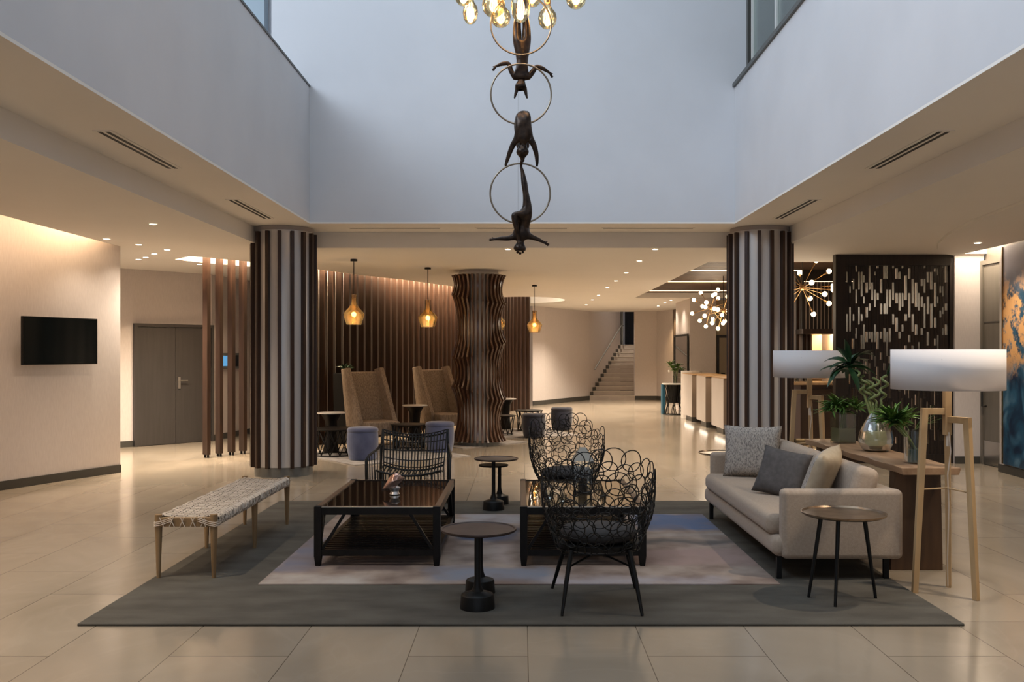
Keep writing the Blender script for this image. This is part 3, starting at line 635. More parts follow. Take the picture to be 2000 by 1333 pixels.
def wavy_column():
    t = thing('wavy_column', 'sculptural column of wavy dark timber fins between the lounge seats', 'column', (-.72, 15.42, 0))
    MB().lathe([(.345, 0), (.345, .10)], 48).build('plinth', M['grey'], t, smooth=True)
    MB().lathe([(.335, .10), (.335, 2.84)], 48).build('core', mat('grey_brown_core', (.48, .45, .42), .35), t, smooth=True)
    MB().lathe([(.325, 2.74), (.325, 2.879)], 48).build('collar', M['collar'], t, smooth=True)
    nf = 32
    for k in range(nf):
        a = 2 * PI * k / nf; c, s = math.cos(a), math.sin(a)
        ph = math.cos(a)      # +1 at the right hand side
        cus = [.07, .86 - .09 * ph + .05 * math.sin(2 * a), 1.60 + .13 * ph + .10 * s, 2.42 - .08 * ph + .05 * s, 2.80]
        prof = []
        for i in range(4):
            z0, z1 = cus[i], cus[i + 1]; dep = .105 * min(1, (z1 - z0) / .75)
            for j in range(10):
                u = j / 10; prof.append((.455 - dep * math.sin(PI * u) ** .8 - (.0), z0 + (z1 - z0) * u))
        prof.append((.455, cus[4]))
        w = .0165; vs = []; n = len(prof); ta = (-s, c)
        for (r, z) in prof:
            for rr in (.325, r):
                for sg in (-1, 1): vs.append((rr * c + ta[0] * w * sg, rr * s + ta[1] * w * sg, z))
        fs = []
        for i in range(n - 1):
            o = 4 * i; fs += [(o + 2, o + 3, o + 7, o + 6), (o, o + 2, o + 6, o + 4), (o + 1, o + 5, o + 7, o + 3), (o, o + 4, o + 5, o + 1)]
        fs += [(0, 1, 3, 2), (4 * n - 4, 4 * n - 2, 4 * n - 1, 4 * n - 3)]
        MB().add(vs, fs).build('fin', M['wood_wave'], t, smooth=True)
wavy_column()

# ------------------------------------------------------------------ slat screen and wall
def slat_screen():
    t = thing('slat_screen', 'curved screen of tall dark timber slats behind the lounge seats', 'screen', (-4.58, 13.52, 0))
    B = Vector((-4.58, 13.52)); n = len(slat_pts)
    for i, p in enumerate(slat_pts):
        d = (slat_pts[min(i + 1, n - 1)] - slat_pts[max(i - 1, 0)]).normalized(); nn = Vector((d.y, -d.x)); q = p - B
        z0 = .045 if i < 6 else .0
        MB().beam((q.x, q.y, z0), (q.x, q.y, 3.2), .115, .055, (d.x, d.y, 0)).build('slat', M['wood_dark'], t)
        if i < 6:
            f = MB()
            for s in (-1, 1): f.lathe([(.017, 0), (.017, .05)], 10, (q.x + nn.x * .035 * s, q.y + nn.y * .035 * s))
            f.build('foot', M['black'], t)
slat_screen()

# ------------------------------------------------------------------ lattice screen, bar and reception
def lattice():
    t = thing('lattice_screen', 'tall dark timber lattice screen pierced with staggered slots behind the console', 'screen', (5.13, 12.9, 0))
    W2, H = .81, 2.878
    f = MB(); f.box(-W2, W2, -.06, .06, H - .15, H); f.box(-W2, -W2 + .14, -.06, .06, 0, H - .15); f.box(W2 - .05, W2, -.06, .06, 0, H - .15); f.box(-W2 + .14, W2 - .05, -.06, .06, 0, .12)
    f.build('frame', M['wood_black'], t)
    rnd = random.Random(12); b = MB(); x = -W2 + .14; u = .0485; nz = int((H - .27) / u)
    k = 0
    while x < W2 - .06:
        w = rnd.choice((.022, .026, .032, .036)); x1 = min(x + w, W2 - .05)
        z = .12 if rnd.random() < .5 else .12 + u * rnd.choice((2, 3, 4)); cur = z
        z_end = H - .15; segs = []
        zc = .12
        while zc < z_end - .01:
            s = u * rnd.choice((3, 4, 4, 5, 6, 7, 9)); segs.append((zc, min(zc + s, z_end))); zc += s + u * rnd.choice((2, 2, 3, 3, 4, 5, 7))
        if segs[-1][1] < z_end - u and rnd.random() < .3: segs.append((segs[-1][1] + u, z_end))
        for a, c in segs: b.box(x, x1, -.035, .035, a, c)
        # thin solid rib between pierced columns
        x = x1; w = rnd.choice((.008, .012, .016)); b.box(x, min(x + w, W2 - .05), -.03, .03, .12, z_end); x += w
        k += 1
    b.build('pierced_panel', M['wood_black'], t)
lattice()

def bar():
    t = thing('bar_counter', 'dark bar counter with a warm lit timber top behind the far tripod lamp', 'counter', (4.35, 15.2, 0))
    MB().box(0.0, .19, 0, .7, .12, 1.0).box(.19, 1.6, .10, .7, .12, 1.0).build('end_panel', M['pink'], t)
    MB().box(.19, 1.6, .02, .10, .12, .93).build('front_panel', M['barfront'], t)
    MB().box(.06, 1.6, .1, .7, 0, .12).build('plinth', M['skirt'], t)
    MB().box(-.02, 1.62, -.04, .75, 1.0, 1.04).build('top', M['counter'], t, bevel=.004)
    strip('bar_plinth_lamp', (4.5, 15.3, .11), (5.8, 15.3, .11), (0, -.5, -.8), .03, 3, WARM2)
bar()
for i, (x, y, lab) in enumerate(((4.43, 15.3, 'clear stemless glass at the left end of the bar'), (4.55, 15.42, 'clear stemless glass on the bar, second from the left'), (4.67, 15.3, 'clear stemless glass on the bar, beside the lamp post'))):
    tag(MB().lathe([(.025, 1.041), (.034, 1.043), (.038, 1.13), (.035, 1.13), (.031, 1.05)], 16, (x, y), cap=False).build('drinking_glass', M['glass'], smooth=True), lab, 'glass', 'glasses on the bar')
def canopy():
    t = thing('bar_canopy', 'dark hanging canopy of vertical rods over the bar', 'canopy', (5.0, 16.6, 0))
    MB().box(0, 1.0, 0, .5, 2.80, 3.0).build('head_beam', M['wood_black'], t)
    MB().box(.0, 1.0, -.01, .5, 1.86, 1.95).build('bottom_beam', M['wood_dark'], t)
    MB().box(.02, 1.0, .12, .2, 1.95, 2.8).build('back_panel', M['wood_black'], t)
    for k in range(14):
        MB().box(.05 + k * .067, .062 + k * .067, .0, .012, 1.95, 2.8).build('rod', M['podside'], t)
    MB().box(.02, .9, -.004, .0, 2.79, 2.80).build('light_line', M['led'], t)
canopy()
area('bar_shelf_lamp', (6.6, 18.2, 1.9), (6.4, 18.9, 1.1), 1.6, .1, 24, WARM2)
area('bar_shelf_lamp', (6.4, 17.6, 2.85), (6.4, 18.9, 1.6), 2.2, .2, 40, WARM2)
t = thing('back_shelf_unit', 'pale back bar unit glowing behind the lamp', 'shelf', (4.9, 17.95, 0))
MB().box(.0, .95, .25, .5, 0, 1.95).build('cabinet', mat('pale_oak_cabinet', (.55, .42, .27), .45), t)
MB().box(.22, .235, .2, .25, 0, 1.95).build('divider', M['paint'], t)
MB().box(.0, .95, .0, .25, 1.02, 1.05).build('shelf', M['counter'], t)
area('bar_shelf_lamp', (5.35, 18.0, 1.83), (5.35, 18.2, 1.0), .8, .06, 4, WARM2)

def pod(y0, y1, label, i):
    t = thing('reception_desk', label, 'reception desk', (3.645, y0, 0), 0, 'white reception desk units')
    Ln = y1 - y0
    MB().box(0, .012, 0, Ln, .14, 1.05).build('front_panel', M['pod'], t)
    MB().box(.012, .5, 0, Ln, .14, 1.045).build('side_panel', M['podside'], t)
    MB().box(.10, .5, Ln * .45, Ln * 1.0, 0, .14).build('plinth', M['skirt'], t)
    MB().box(.014, .62, -.02, Ln + .02, 1.046, 1.07).build('worktop', M['counter'], t)
    strip('desk_plinth_lamp', (3.70, y0 + .05, .13), (3.70, y1 - .05, .13), (-.2, 0, -1), .03, .55 * Ln, WARM)
pod(16.9, 17.95, 'white reception desk unit nearest the striped column', 0)
pod(18.57, 19.5, 'white reception desk unit in the middle of the row', 1)
pod(20.05, 21.3, 'white reception desk unit at the far end beside the small plant table', 2)
pod(15.2, 16.25, 'white reception desk unit mostly behind the striped column', 3)
tag(MB().box(4.16, 4.5, 16.1, 21.6, .92, 1.045).box(4.3, 4.5, 16.1, 21.6, 0, .92).build('back_counter', M['counter']), 'long pale timber counter behind the white reception desks', 'counter')
tag(MB().lathe([(.24, 0), (.24, 1.1)], 32, (3.98, 21.95)).build('round_pillar', M['marble'], smooth=True), 'short round white pillar between the plant table and the desks', 'pillar')
t = thing('wall_mirror', 'tall black framed mirror on the reception side wall', 'mirror', (4.14, 23.2, 0))
MB().box(-.03, 0, 0, .06, .2, 2.0).box(-.03, 0, 2.0, 2.06, .2, 2.0).box(-.03, 0, .06, 2.0, 1.95, 2.0).box(-.03, 0, .06, 2.0, .2, .25).build('frame', M['black'], t)
MB().box(-.012, -.002, .06, 2.0, .25, 1.95).build('glass', M['mirror'], t)
t = thing('door_frame_reception', 'dark framed door on the yellow-lit wall behind reception', 'door', (4.98, 23.86, 0))
MB().box(0, .06, -.03, 0, 0, 1.98).box(.06, .9, -.03, 0, 1.91, 1.98).box(.84, .9, -.03, 0, 0, 1.91).build('frame', M['wood_black'], t)
MB().box(.06, .84, -.012, 0, 0, 1.91).build('door_leaf', mat('ochre_door_leaf', (.40, .28, .15), .5), t)
MB().tube([(.11, -.02, 1.0), (.11, -.06, 1.0), (.2, -.06, 1.0)], .012).build('handle', M['black'], t)

# stairs
t = thing('staircase', 'straight flight of pale stone steps at the far end of the hall', 'staircase', (0, 30.2, 0))
for i in range(13):
    xl = 2.2 + 1.36 / 3.6 * .3 * i
    MB().box(xl - .1, 4.38, .3 * i, .3 * 13 + 2.6 if i == 12 else .3 * i + .34, .14 * i + (0 if i else 0), .14 * (i + 1) - .02).build('step', M['stair'], t)
    MB().box(xl - .1, 4.38, .3 * i - .012, .3 * i + .045, .14 * (i + 1) - .02, .14 * (i + 1)).build('nosing', M['nosing'], t)
    if i:
        a = .3 * i
    b = MB(); x0 = xl + .01; x1 = xl + 1.36 / 3.6 * .3 + .012
    b.prism([(x0 - .02, a if i else 0), (x0, a - .005 if i else -.005), (x1, (a if i else 0) + .3), (x1 - .02, (a if i else 0) + .305)], .14 * (i + 1), .14 * (i + 1) + .12)
    b.build('stringer', M['skirt'], t)
t = thing('stair_handrail', 'slim metal handrail on the wall beside the stairs', 'handrail', (0, 0, 0))
ha = []
for y, z in ((30.5, .98), (30.55, 1.02), (33.6, 2.50), (33.85, 2.52)): ha.append((2.17 + (y - 30.2) * 1.39 / 3.6 + .09, y, z))
MB().tube(ha, .02, 8).build('rail', M['grey'], t, smooth=True)
for y, z in ((31.0, 1.2), (32.2, 1.79), (33.3, 2.32)):
    x = 2.17 + (y - 30.2) * 1.39 / 3.6
    MB().tube([(x + .0, y, z - .05), (x + .09, y, z - .05), (x + .09, y, z)], .008).build('bracket', M['steel'], t)
spot('stair_lamp', (2.9, 32.0, 4.4), 150, WARM, 120, .8)
spot('stair_lamp', (4.55, 29.0, 2.85), 40, WARM2, 80, .8)

# screen, intercom, painting
t = thing('wall_screen', 'wall mounted black flat screen on the beige wall', 'television', (-5.79 + .04, 10.5, 0))
d = Vector((.397, .918)); a = math.atan2(d.y, d.x); t.rotation_euler = (0, 0, a)
t.location = (-5.684 + .05 + .01, 10.42, 0)
MB().box(0, 1.02, -.06, -.02, 1.385, 1.935).build('frame', M['black'], t, bevel=.004)
MB().box(.012, 1.008, -.0625, -.06, 1.40, 1.922).build('display', M['screen'], t)
MB().box(.3, .7, -.02, .0, 1.5, 1.8).build('bracket', M['black'], t)
t = thing('door_entry_panel', 'steel door entry panel with a small blue display beyond the posts', 'panel', (-5.255, 16.62, 0), math.atan2(.9, .16) )
MB().box(-.25, .4, -.02, -.0, 1.24, 1.52).build('plate', M['grey'], t)
MB().box(-.2, -.02, -.026, -.02, 1.29, 1.47).build('display', M['blue'], t)
MB().box(.2, .36, -.026, -.02, 1.28, 1.48).build('keypad', M['black'], t)
t = thing('abstract_painting', 'tall abstract painting in deep blue, white and copper on the right wall', 'painting', (0, 0, 0))
MB().add([(6.08, 11.78, .12), (5.99, 10.6, .12), (5.99, 8.2, .12), (5.99, 8.2, 2.86), (5.99, 10.6, 2.86), (6.08, 11.78, 2.86), (6.11, 11.78, .12), (6.02, 10.6, .12), (6.02, 8.2, .12), (6.02, 8.2, 2.86), (6.02, 10.6, 2.86), (6.11, 11.78, 2.86)],
         [(0, 1, 4, 5), (1, 2, 3, 4), (6, 11, 10, 7), (7, 10, 9, 8), (0, 5, 11, 6), (2, 8, 9, 3), (5, 4, 10, 11), (4, 3, 9, 10), (0, 6, 7, 1), (1, 7, 8, 2)]).build('canvas', M['art'], t)
MB().box(6.07, 6.12, 11.78, 11.80, .12, 2.86).build('edge_strip', M['brass'], t)

# ------------------------------------------------------------------ pendants and sputnik lights
def pendant(loc, label):
    t = thing('pendant_light', label, 'pendant light', loc, 0, 'amber glass pendant lights')
    z = -ZL
    MB().lathe([(.05, -.03), (.05, 0)], 20).build('ceiling_cap', M['black'], t, smooth=True)
    MB().tube([(0, 0, -.03), (0, 0, -.52)], .006, 6).build('cord', M['black'], t)
    MB().lathe([(.020, -.56), (.020, -.51)], 16).build('lamp_holder', M['collar'], t, smooth=True)
    pr = [(.045, -.515), (.042, -.60), (.048, -.66), (.075, -.705), (.115, -.745), (.150, -.790), (.152, -.805), (.135, -.86), (.112, -.925), (.105, -.95)]
    MB().lathe(pr + [(r - .004, z) for r, z in pr[::-1]], 32, cap=False).build('glass_shade', M['amberglow'], t, smooth=True)
    MB().sphere((0, 0, -.80), .036, 14, 10).build('bulb', M['filament'], t, smooth='all')
    point('pendant_lamp', (loc[0], loc[1], loc[2] - .80), 30, WARM, .037)
pendant((-2.44, 13.5, ZL), 'amber glass pendant light hanging nearest the left striped column')
pendant((-1.50, 14.8, ZL), 'amber glass pendant light just left of the wavy column')
pendant((-.455, 17.0, ZL), 'amber glass pendant light mostly hidden behind the wavy column')
pendant((.245, 18.6, ZL), 'amber glass pendant light right of the wavy column')

def sputnik(loc, rad, cordtop, label, dirs):
    t = thing('sputnik_light', label, 'chandelier', loc, 0, 'brass sputnik lights with globe bulbs')
    MB().sphere((0, 0, 0), .045, 14, 10).build('hub', M['brass'], t, smooth='all')
    MB().tube([(0, 0, .04), (0, 0, cordtop - loc[2])], .006, 6).build('cord', M['black'], t)
    for d in dirs:
        d = Vector(d).normalized() * rad
        MB().tube([d * .08, d * .86], .005, 6).build('arm', M['brass'], t)
        MB().tube([d * .84, d * .95], .014, 8).build('socket', M['brass'], t)
        MB().sphere(d * 1.03, .040, 12, 8).build('bulb', M['bulb'], t, smooth='all')
    point('sputnik_lamp', (loc[0], loc[1], loc[2] - .3), 9, WARM, .3)
dirs3 = [(-.8, -.2, .62), (.35, -.3, .85), (.85, -.2, .55), (1.1, -.1, .06), (.9, -.5, -.1), (.85, -.2, -.55), (.45, -.8, -.25), (.4, .2, -.8), (-.75, -.3, -.5), (0, -1, .1), (.15, .8, .55), (-.25, .4, -.6), (-.9, .5, -.2), (-.3, .5, .8), (.5, .8, -.3), (-.8, .6, .3)]
sputnik((4.42, 14.7, 2.55), .46, 3.0, 'brass sputnik light glowing right of the right striped column', dirs3)
rn = random.Random(5); gd = []
for i in range(15):
    z = 1 - 2 * (i + .5) / 15; r = math.sqrt(1 - z * z); p_ = i * 2.39996; gd.append((r * math.cos(p_), r * math.sin(p_), z))
sputnik((3.97, 19.6, 2.47), .40, 3.0, 'brass sputnik light over reception, fully visible one left of the striped column', gd)
sputnik((3.86, 17.9, 2.34), .36, 3.0, 'brass sputnik light over reception half hidden by the striped column', gd[::-1])

# ------------------------------------------------------------------ bulb chandelier and acrobats
SK = 6.2 / 1820
def qp(x, y, dy=0.0): return ((x - 1020) * SK, dy, (690 - y) * SK)     # sculpture-plane coordinates around (0, 6.2, 1.52)
t = thing('bulb_chandelier', 'cluster of large glowing filament bulbs hanging high in the atrium', 'chandelier', (0, 6.2, 1.52))
bl = [(907, 2, -.1, .052, .065), (918, 20, .05, .046, .072), (964, 10, .0, .070, .075), (977, 18, .15, .062, .065), (1017, 40, -.25, .056, .098), (1070, 26, .1, .057, .066), (1125, -4, .0, .062, .068), (1040, -30, .2, .06, .07)]
bl = [(x, y, d, r * 1.12, h * 1.08) for x, y, d, r, h in bl]
for i, (x, y, dy, r, h) in enumerate(bl):
    X, Y_, Z = qp(x, y, dy)
    o = MB().lathe([(.001, Z - h), (r * .5, Z - h * .88), (r * .85, Z - h * .55), (r, Z), (r * .9, Z + h * .5), (r * .5, Z + h * .95), (.02, Z + h * 1.3), (.019, Z + h * 1.5)], 24, (X, Y_), cap=False).build('bulb', M['bulbglass'], t, smooth='all')
    f = MB()
    for k in range(6):
        a = k * PI / 3; f.tube([(X + .010 * math.cos(a), Y_ + .010 * math.sin(a), Z + h * .9), (X + r * .28 * math.cos(a), Y_ + r * .28 * math.sin(a), Z), (X + .010 * math.cos(a + .4), Y_ + .010 * math.sin(a + .4), Z - h * .6)], .0014, 5)
    f.build('filament', M['filament'], o)
    MB().lathe([(.022, Z + h * 1.45), (.022, Z + h * 1.45 + .07)], 16, (X, Y_)).build('socket', M['brass'], o)
    MB().tube([(X, Y_, Z + h * 1.45 + .07), (X, Y_, 6.9)], .004, 6).build('cord', M['black'], o)
    point('chandelier_lamp', (X, 6.2 + Y_, 1.52 + Z + .02), 1.0, WARM2, .03)
for o in kids(t):
    pass
MB().lathe([(.25, 6.9), (.25, 6.96)], 32).build('ceiling_plate', M['brass'], t)

def skin_body(name, chains, m, parent, label=None):
    """chains: list of lists of (x, y, z, r); first point of a later chain may equal an existing point"""
    bm = bmesh.new(); sk = bm.verts.layers.skin.verify(); pool = {}
    def gv(p):
        k = (round(p[0], 4), round(p[1], 4), round(p[2], 4))
        if k not in pool:
            v = bm.verts.new(p[:3]); v[sk].radius = (p[3], p[3]); v[sk].use_root = len(pool) == 0; pool[k] = v
        return pool[k]
    for ch in chains:
        for a, b in zip(ch[:-1], ch[1:]):
            va, vb = gv(a), gv(b)
            if va is not vb and not bm.edges.get((va, vb)): bm.edges.new((va, vb))
    me = bpy.data.meshes.new(name); bm.to_mesh(me); bm.free(); me.materials.append(m)
    o = bpy.data.objects.new(name, me); C.objects.link(o); o.parent = parent
    s = o.modifiers.new('skin', 'SKIN'); s.use_smooth_shade = True
    o.modifiers.new('sub', 'SUBSURF').levels = 2; o.modifiers['sub'].render_levels = 2
    return o
def J(x, y, dy, rpx): X, Y_, Z = qp(x, y, dy); return (X, Y_, Z, rpx * SK * (1.32 if rpx > 2.3 else 1.15))
def hand(w, dx, dyv, side):
    """five fingers fanned from wrist point w along picture direction"""
    out = []; l = math.hypot(dx, dyv); dx /= l; dyv /= l; nx, ny = -dyv, dx
    pal = (w[0] + dx * 5, w[1] + dyv * 5)
    out.append([J(w[0], w[1], w[2], 1.9), J(pal[0], pal[1], w[2], 2.3)])
    for k, ln in zip((-2, -.7, .7, 2), (5.0, 6.2, 6.0, 4.6)):
        out.append([J(pal[0], pal[1], w[2], 2.3), J(pal[0] + dx * 2.4 + nx * k * .8, pal[1] + dyv * 2.4 + ny * k * .8, w[2], .85), J(pal[0] + dx * ln + nx * k * 1.3, pal[1] + dyv * ln + ny * k * 1.3, w[2] + .004, .6)])
    out.append([J(w[0], w[1], w[2], 1.9), J(w[0] + dx * 3 + nx * 3 * side, w[1] + dyv * 3 + ny * 3 * side, w[2], .9), J(w[0] + dx * 5 + nx * 4.6 * side, w[1] + dyv * 5 + ny * 4.6 * side, w[2], .7)])
    return out
sc_ = thing('acrobat_sculpture', 'hanging sculpture of three bronze acrobats on metal hoops under the bulbs', 'sculpture', (0, 6.2, 1.52))
for (x, y, r) in ((1017.5, 48, 59), (1017.5, 184, 59), (1016, 378, 58.5)):
    X, Y_, Z = qp(x, y); pts = [(X + r * SK * math.cos(2 * PI * k / 64), 0, Z + r * SK * math.sin(2 * PI * k / 64)) for k in range(64)]
    MB().tube(pts, 1.75 * SK, 10, closed=True).build('hoop', M['ringmetal'], sc_, smooth='all')
# figure 1
d0 = .06
hip = J(1019, 92, d0, 12.5); wst = J(1020, 114, d0, 7.6); cst = J(1019, 134, d0, 10.5); nk = J(1018.5, 150, d0, 5)
ch = [[hip, wst, cst, nk, J(1018, 154, d0, 6), J(1017.8, 159, d0, 9), J(1017.5, 165, d0 - .003, 10.5), J(1017.5, 170, d0 - .004, 8.5)],
      [hip, J(1011, 78, d0, 8.5), J(1009.5, 48, d0, 6.5), J(1012, 20, d0 - .03, 4.5), J(1012, -20, d0, 3.5)], [hip, J(1028, 78, d0, 8.5), J(1028.5, 48, d0, 6.5), J(1025, 20, d0 - .03, 4.5), J(1024, -20, d0, 3.5)],
      [cst, J(1004, 145, d0, 5.6), J(998, 134, d0, 4.2), J(993.5, 118, d0, 3.7), J(981, 119, d0, 3.4), J(968, 124, d0, 1.9)],
      [cst, J(1033, 145, d0, 5.6), J(1041, 134, d0, 4.2), J(1048.5, 124, d0, 3.7), J(1061, 128.5, d0, 3.4), J(1074, 137, d0, 1.9)],
      [J(1017.5, 165, d0 - .003, 10.5), J(1009.5, 170, d0, 3.2), J(1007, 178, d0, 2.4), J(1004.5, 188, d0, 1.3)],
      [J(1017.5, 165, d0 - .003, 10.5), J(1026, 170, d0, 3.2), J(1027.5, 179, d0, 2.4), J(1030, 188, d0, 1.3)]]
ch += hand((968, 124, d0), -6, 8, 1) + hand((1074, 137, d0), 6, 10, -1)
plabel(skin_body('figure', ch, M['bronze'], sc_), 'top bronze figure hanging head down with spread bent arms')
# figure 2, folded over the middle hoop, holding the lowest one
hip = J(1021.5, 234, .0, 10); cst = J(1023, 262, -.03, 12.5); nk = J(1022, 281, -.02, 5)
ch = [[hip, J(1022, 243, -.03, 11.5), cst, nk, J(1021, 288, -.015, 6), J(1020.7, 293, -.015, 9.5), J(1020.5, 299, -.015, 10.5), J(1020.5, 304, -.015, 8.5), J(1020.5, 309, -.012, 3.6), J(1020.5, 318, -.01, 3.0)],
      [hip, J(1014.3, 223.5, .01, 6.2), J(1011, 240, .09, 6.5), J(1012, 262, .11, 4.8), J(1013, 285, .10, 3.4)], [hip, J(1028.7, 223.5, .01, 6.2), J(1031, 240, .09, 6.5), J(1030, 262, .11, 4.8), J(1029, 285, .10, 3.4)],
      [cst, J(1010, 273, -.03, 5.6), J(1001, 286, -.02, 4.4), J(994.5, 302, -.01, 3.6), J(989, 318, 0, 2.6), J(987, 325, 0, 1.9)],
      [cst, J(1036, 273, -.03, 5.6), J(1043.5, 287, -.02, 4.4), J(1048, 303, -.01, 3.6), J(1049, 318, 0, 2.6), J(1048.5, 326, 0, 1.9)]]
ch += hand((987, 325, -.004), -3, 4, 1) + hand((1048.5, 326, -.004), 2, 4, -1)
plabel(skin_body('figure', ch, M['bronze'], sc_), 'middle bronze figure folded over a hoop, gripping the next one')
# figure 3
hip = J(1026, 428, .0, 11); cst = J(1018.5, 452, .01, 11); nk = J(1017, 470, .01, 5)
ch = [[hip, J(1021, 440, .01, 9), cst, nk, J(1016.5, 476, .01, 6), J(1015.6, 481, .01, 9.5), J(1015, 487, .005, 10.5), J(1014.5, 491, .005, 8.5)],
      [hip, J(1030.5, 416, -.02, 8.5), J(1029.5, 398, -.02, 6.5), J(1027, 379, -.02, 4.6), J(1024, 358, -.01, 5), J(1020.5, 336, 0, 3), J(1017.5, 325, 0, 2.2), J(1019, 314, -.02, 2.6)],
      [hip, J(1017, 421, -.04, 7.5), J(1004, 421, -.07, 5.6), J(1006, 436, -.07, 4.6), J(1010, 455, -.06, 3.4), J(1013.5, 473, -.05, 2.4), J(1018, 478, -.08, 2)],
      [cst, J(1004, 463, .0, 5), J(992, 466, .0, 3.8), J(980, 466, .0, 3.4), J(966, 467.5, .0, 2)], [cst, J(1033, 462, .0, 5), J(1043, 465, .0, 3.8), J(1052, 468.5, .0, 3.2), J(1063, 474, .0, 1.9)]]
ch += hand((966, 467.5, 0), -8, 1, 1) + hand((1063, 474, 0), 7, 4, -1)
plabel(skin_body('figure', ch, M['bronze'], sc_), 'lowest bronze figure hanging head down with outstretched arms, one leg raised')
hr = MB()
for x, y, r in ((1008, 488, 2.6), (1011, 493, 2.8), (1016, 495, 2.8), (1021, 493, 2.6), (1023, 488, 2.4)): hr.sphere(qp(x, y, .0), r * SK, 8, 6)
hr.build('hair', M['bronze'], sc_, smooth='all')
MB().tube([qp(1012, 180, .03), qp(1012, 440, .03)], .0008, 5).build('wire', M['wire'], sc_)
MB().tube([qp(1017, -11, 0), (0, 0, 6.9)], .0015, 5).build('wire', M['wire'], sc_)

# ------------------------------------------------------------------ rugs
tag(MB().box(-2.475, 2.46, 5.18, 9.5, 0.0005, .014).build('area_rug', M['rug'], bevel=.004), 'large plain grey green rug under the main seating group', 'rug')
tag(MB().box(-1.712, 1.672, 6.04, 8.67, .0145, .022).build('area_rug', M['rug2']), 'faded blue and pink patchwork rug laid on the grey green rug', 'rug')
def lounge_rug(cx, cy, rz, w, l, label):
    o = MB().box(-w / 2, w / 2, -l / 2, l / 2, .0005, .012).build('lounge_rug', M['pattern_rug']); o.location = (cx, cy, 0); o.rotation_euler = (0, 0, rz)
    tag(o, label, 'rug', 'pale patterned rugs under the lounge seats')
lounge_rug(-2.15, 13.95, math.radians(38), 1.9, 2.1, 'pale patterned rug under the blue ottoman nearest the left column')
lounge_rug(-1.12, 16.0, math.radians(45), 1.5, 2.0, 'pale patterned rug around the base of the wavy column')
lounge_rug(.0, 17.7, math.radians(20), 1.6, 1.9, 'pale patterned rug under the navy ottoman behind the nest chair')

# ------------------------------------------------------------------ coffee tables
RZ = .022
def coffee(loc, topmat, label):
    t = thing('coffee_table', label, 'coffee table', loc, 0, 'black square-leg coffee tables')
    w, l, H = .885, 1.44, .413
    for x in (.025, w - .025):
        for y in (.025, l - .025):
            b = MB(); b.add([(x + sx * .018, y + sy * .018, 0) for sx, sy in ((-1, -1), (1, -1), (1, 1), (-1, 1))] + [(x + sx * .026, y + sy * .026, .07) for sx, sy in ((-1, -1), (1, -1), (1, 1), (-1, 1))] + [(x + sx * .026, y + sy * .026, H + .006) for sx, sy in ((-1, -1), (1, -1), (1, 1), (-1, 1))],
                [(3, 2, 1, 0), (0, 1, 5, 4), (1, 2, 6, 5), (2, 3, 7, 6), (3, 0, 4, 7), (4, 5, 9, 8), (5, 6, 10, 9), (6, 7, 11, 10), (7, 4, 8, 11), (8, 9, 10, 11)])
            b.build('leg', M['blackwood'], t, bevel=.003)
    MB().box(.05, w - .05, .005, .042, H - .052, H).box(.05, w - .05, l - .042, l - .005, H - .052, H).build('top_rail', M['blackwood'], t)
    MB().box(.05, w - .05, .004, .046, H, H + .003).build('metal_edge', M['steel'], t)
    for x in (.0, w - .045): MB().box(x + .003, x + .042, .05, l - .05, H - .05, H + .002).build('side_rail', mat('worn_walnut', (.11, .065, .04), .4) if 'worn_walnut' not in bpy.data.materials else bpy.data.materials['worn_walnut'], t)
    MB().box(.045, w - .045, .045, l - .045, H - .016, H - .004).build('glass_top', topmat, t)
    z0 = .072
    MB().box(.05, w - .05, .008, .042, z0, z0 + .042).box(.05, w - .05, l - .042, l - .008, z0, z0 + .042).box(.008, .042, .05, l - .05, z0, z0 + .042).box(w - .042, w - .008, .05, l - .05, z0, z0 + .042).build('lower_rail', M['blackwood'], t)
    n = 20
    for i in range(n):
        y = .05 + (l - .10) * (i + .5) / n; MB().box(.04, w - .04, y - .017, y + .017, z0 + .034, z0 + .042).build('shelf_slat', M['blackwood'], t)
    for y in (.025, l - .025):
        for s in (0, 1):
            xa, xb = (.055, .21) if not s else (w - .055, w - .21)
            MB().beam((xa, y, z0 + .045), (xb, y, H - .05), .02, .022, (0, 1, 0)).build('brace', M['blackwood'], t)
    for x in (.025, w - .025):
        for s in (0, 1):
            ya, yb = (.06, .24) if not s else (l - .06, l - .24)
            MB().beam((x, ya, z0 + .045), (x, yb, H - .05), .02, .022, (1, 0, 0)).build('brace', M['blackwood'], t)
coffee((-1.462, 6.54, RZ), M['smoke'], 'black coffee table with dark smoked glass top and slatted shelf, holding the copper ornament')
coffee((-.014, 6.54, RZ), M['bronzeglass'], 'black coffee table with bronze glass top behind the wire nest chair')

# copper leaf ornament
t = thing('leaf_ornament', 'folded copper leaf ornament on a thin stand on the left coffee table', 'ornament', (-.985, 7.16, RZ + .409))
def leafshell():
    vs = []; fs = []; n, m = 14, 12
    for i in range(n + 1):
        u = i / n
        for j in range(m + 1):
            v = (j / m - .5) * 2; wdt = math.sin(PI * min(1, u * .92 + .04)) ** .7
            ang = v * 1.25 * wdt
            ax = Vector((-.085 + .165 * u, .0, .05 + .075 * u + .02 * math.sin(PI * u)))
            vs.append(ax + Vector((.012 * v * wdt, -.055 * math.cos(ang) * wdt, .062 * math.sin(ang) * wdt + .010 * math.sin(7 * v + 5 * u) * wdt)))
    for i in range(n):
        for j in range(m): a = i * (m + 1) + j; fs.append((a, a + 1, a + m + 2, a + m + 1))
    o = MB().add(vs, fs).build('leaf', M['copper'], t, smooth='all'); s = o.modifiers.new('solid', 'SOLIDIFY'); s.thickness = .003
leafshell()
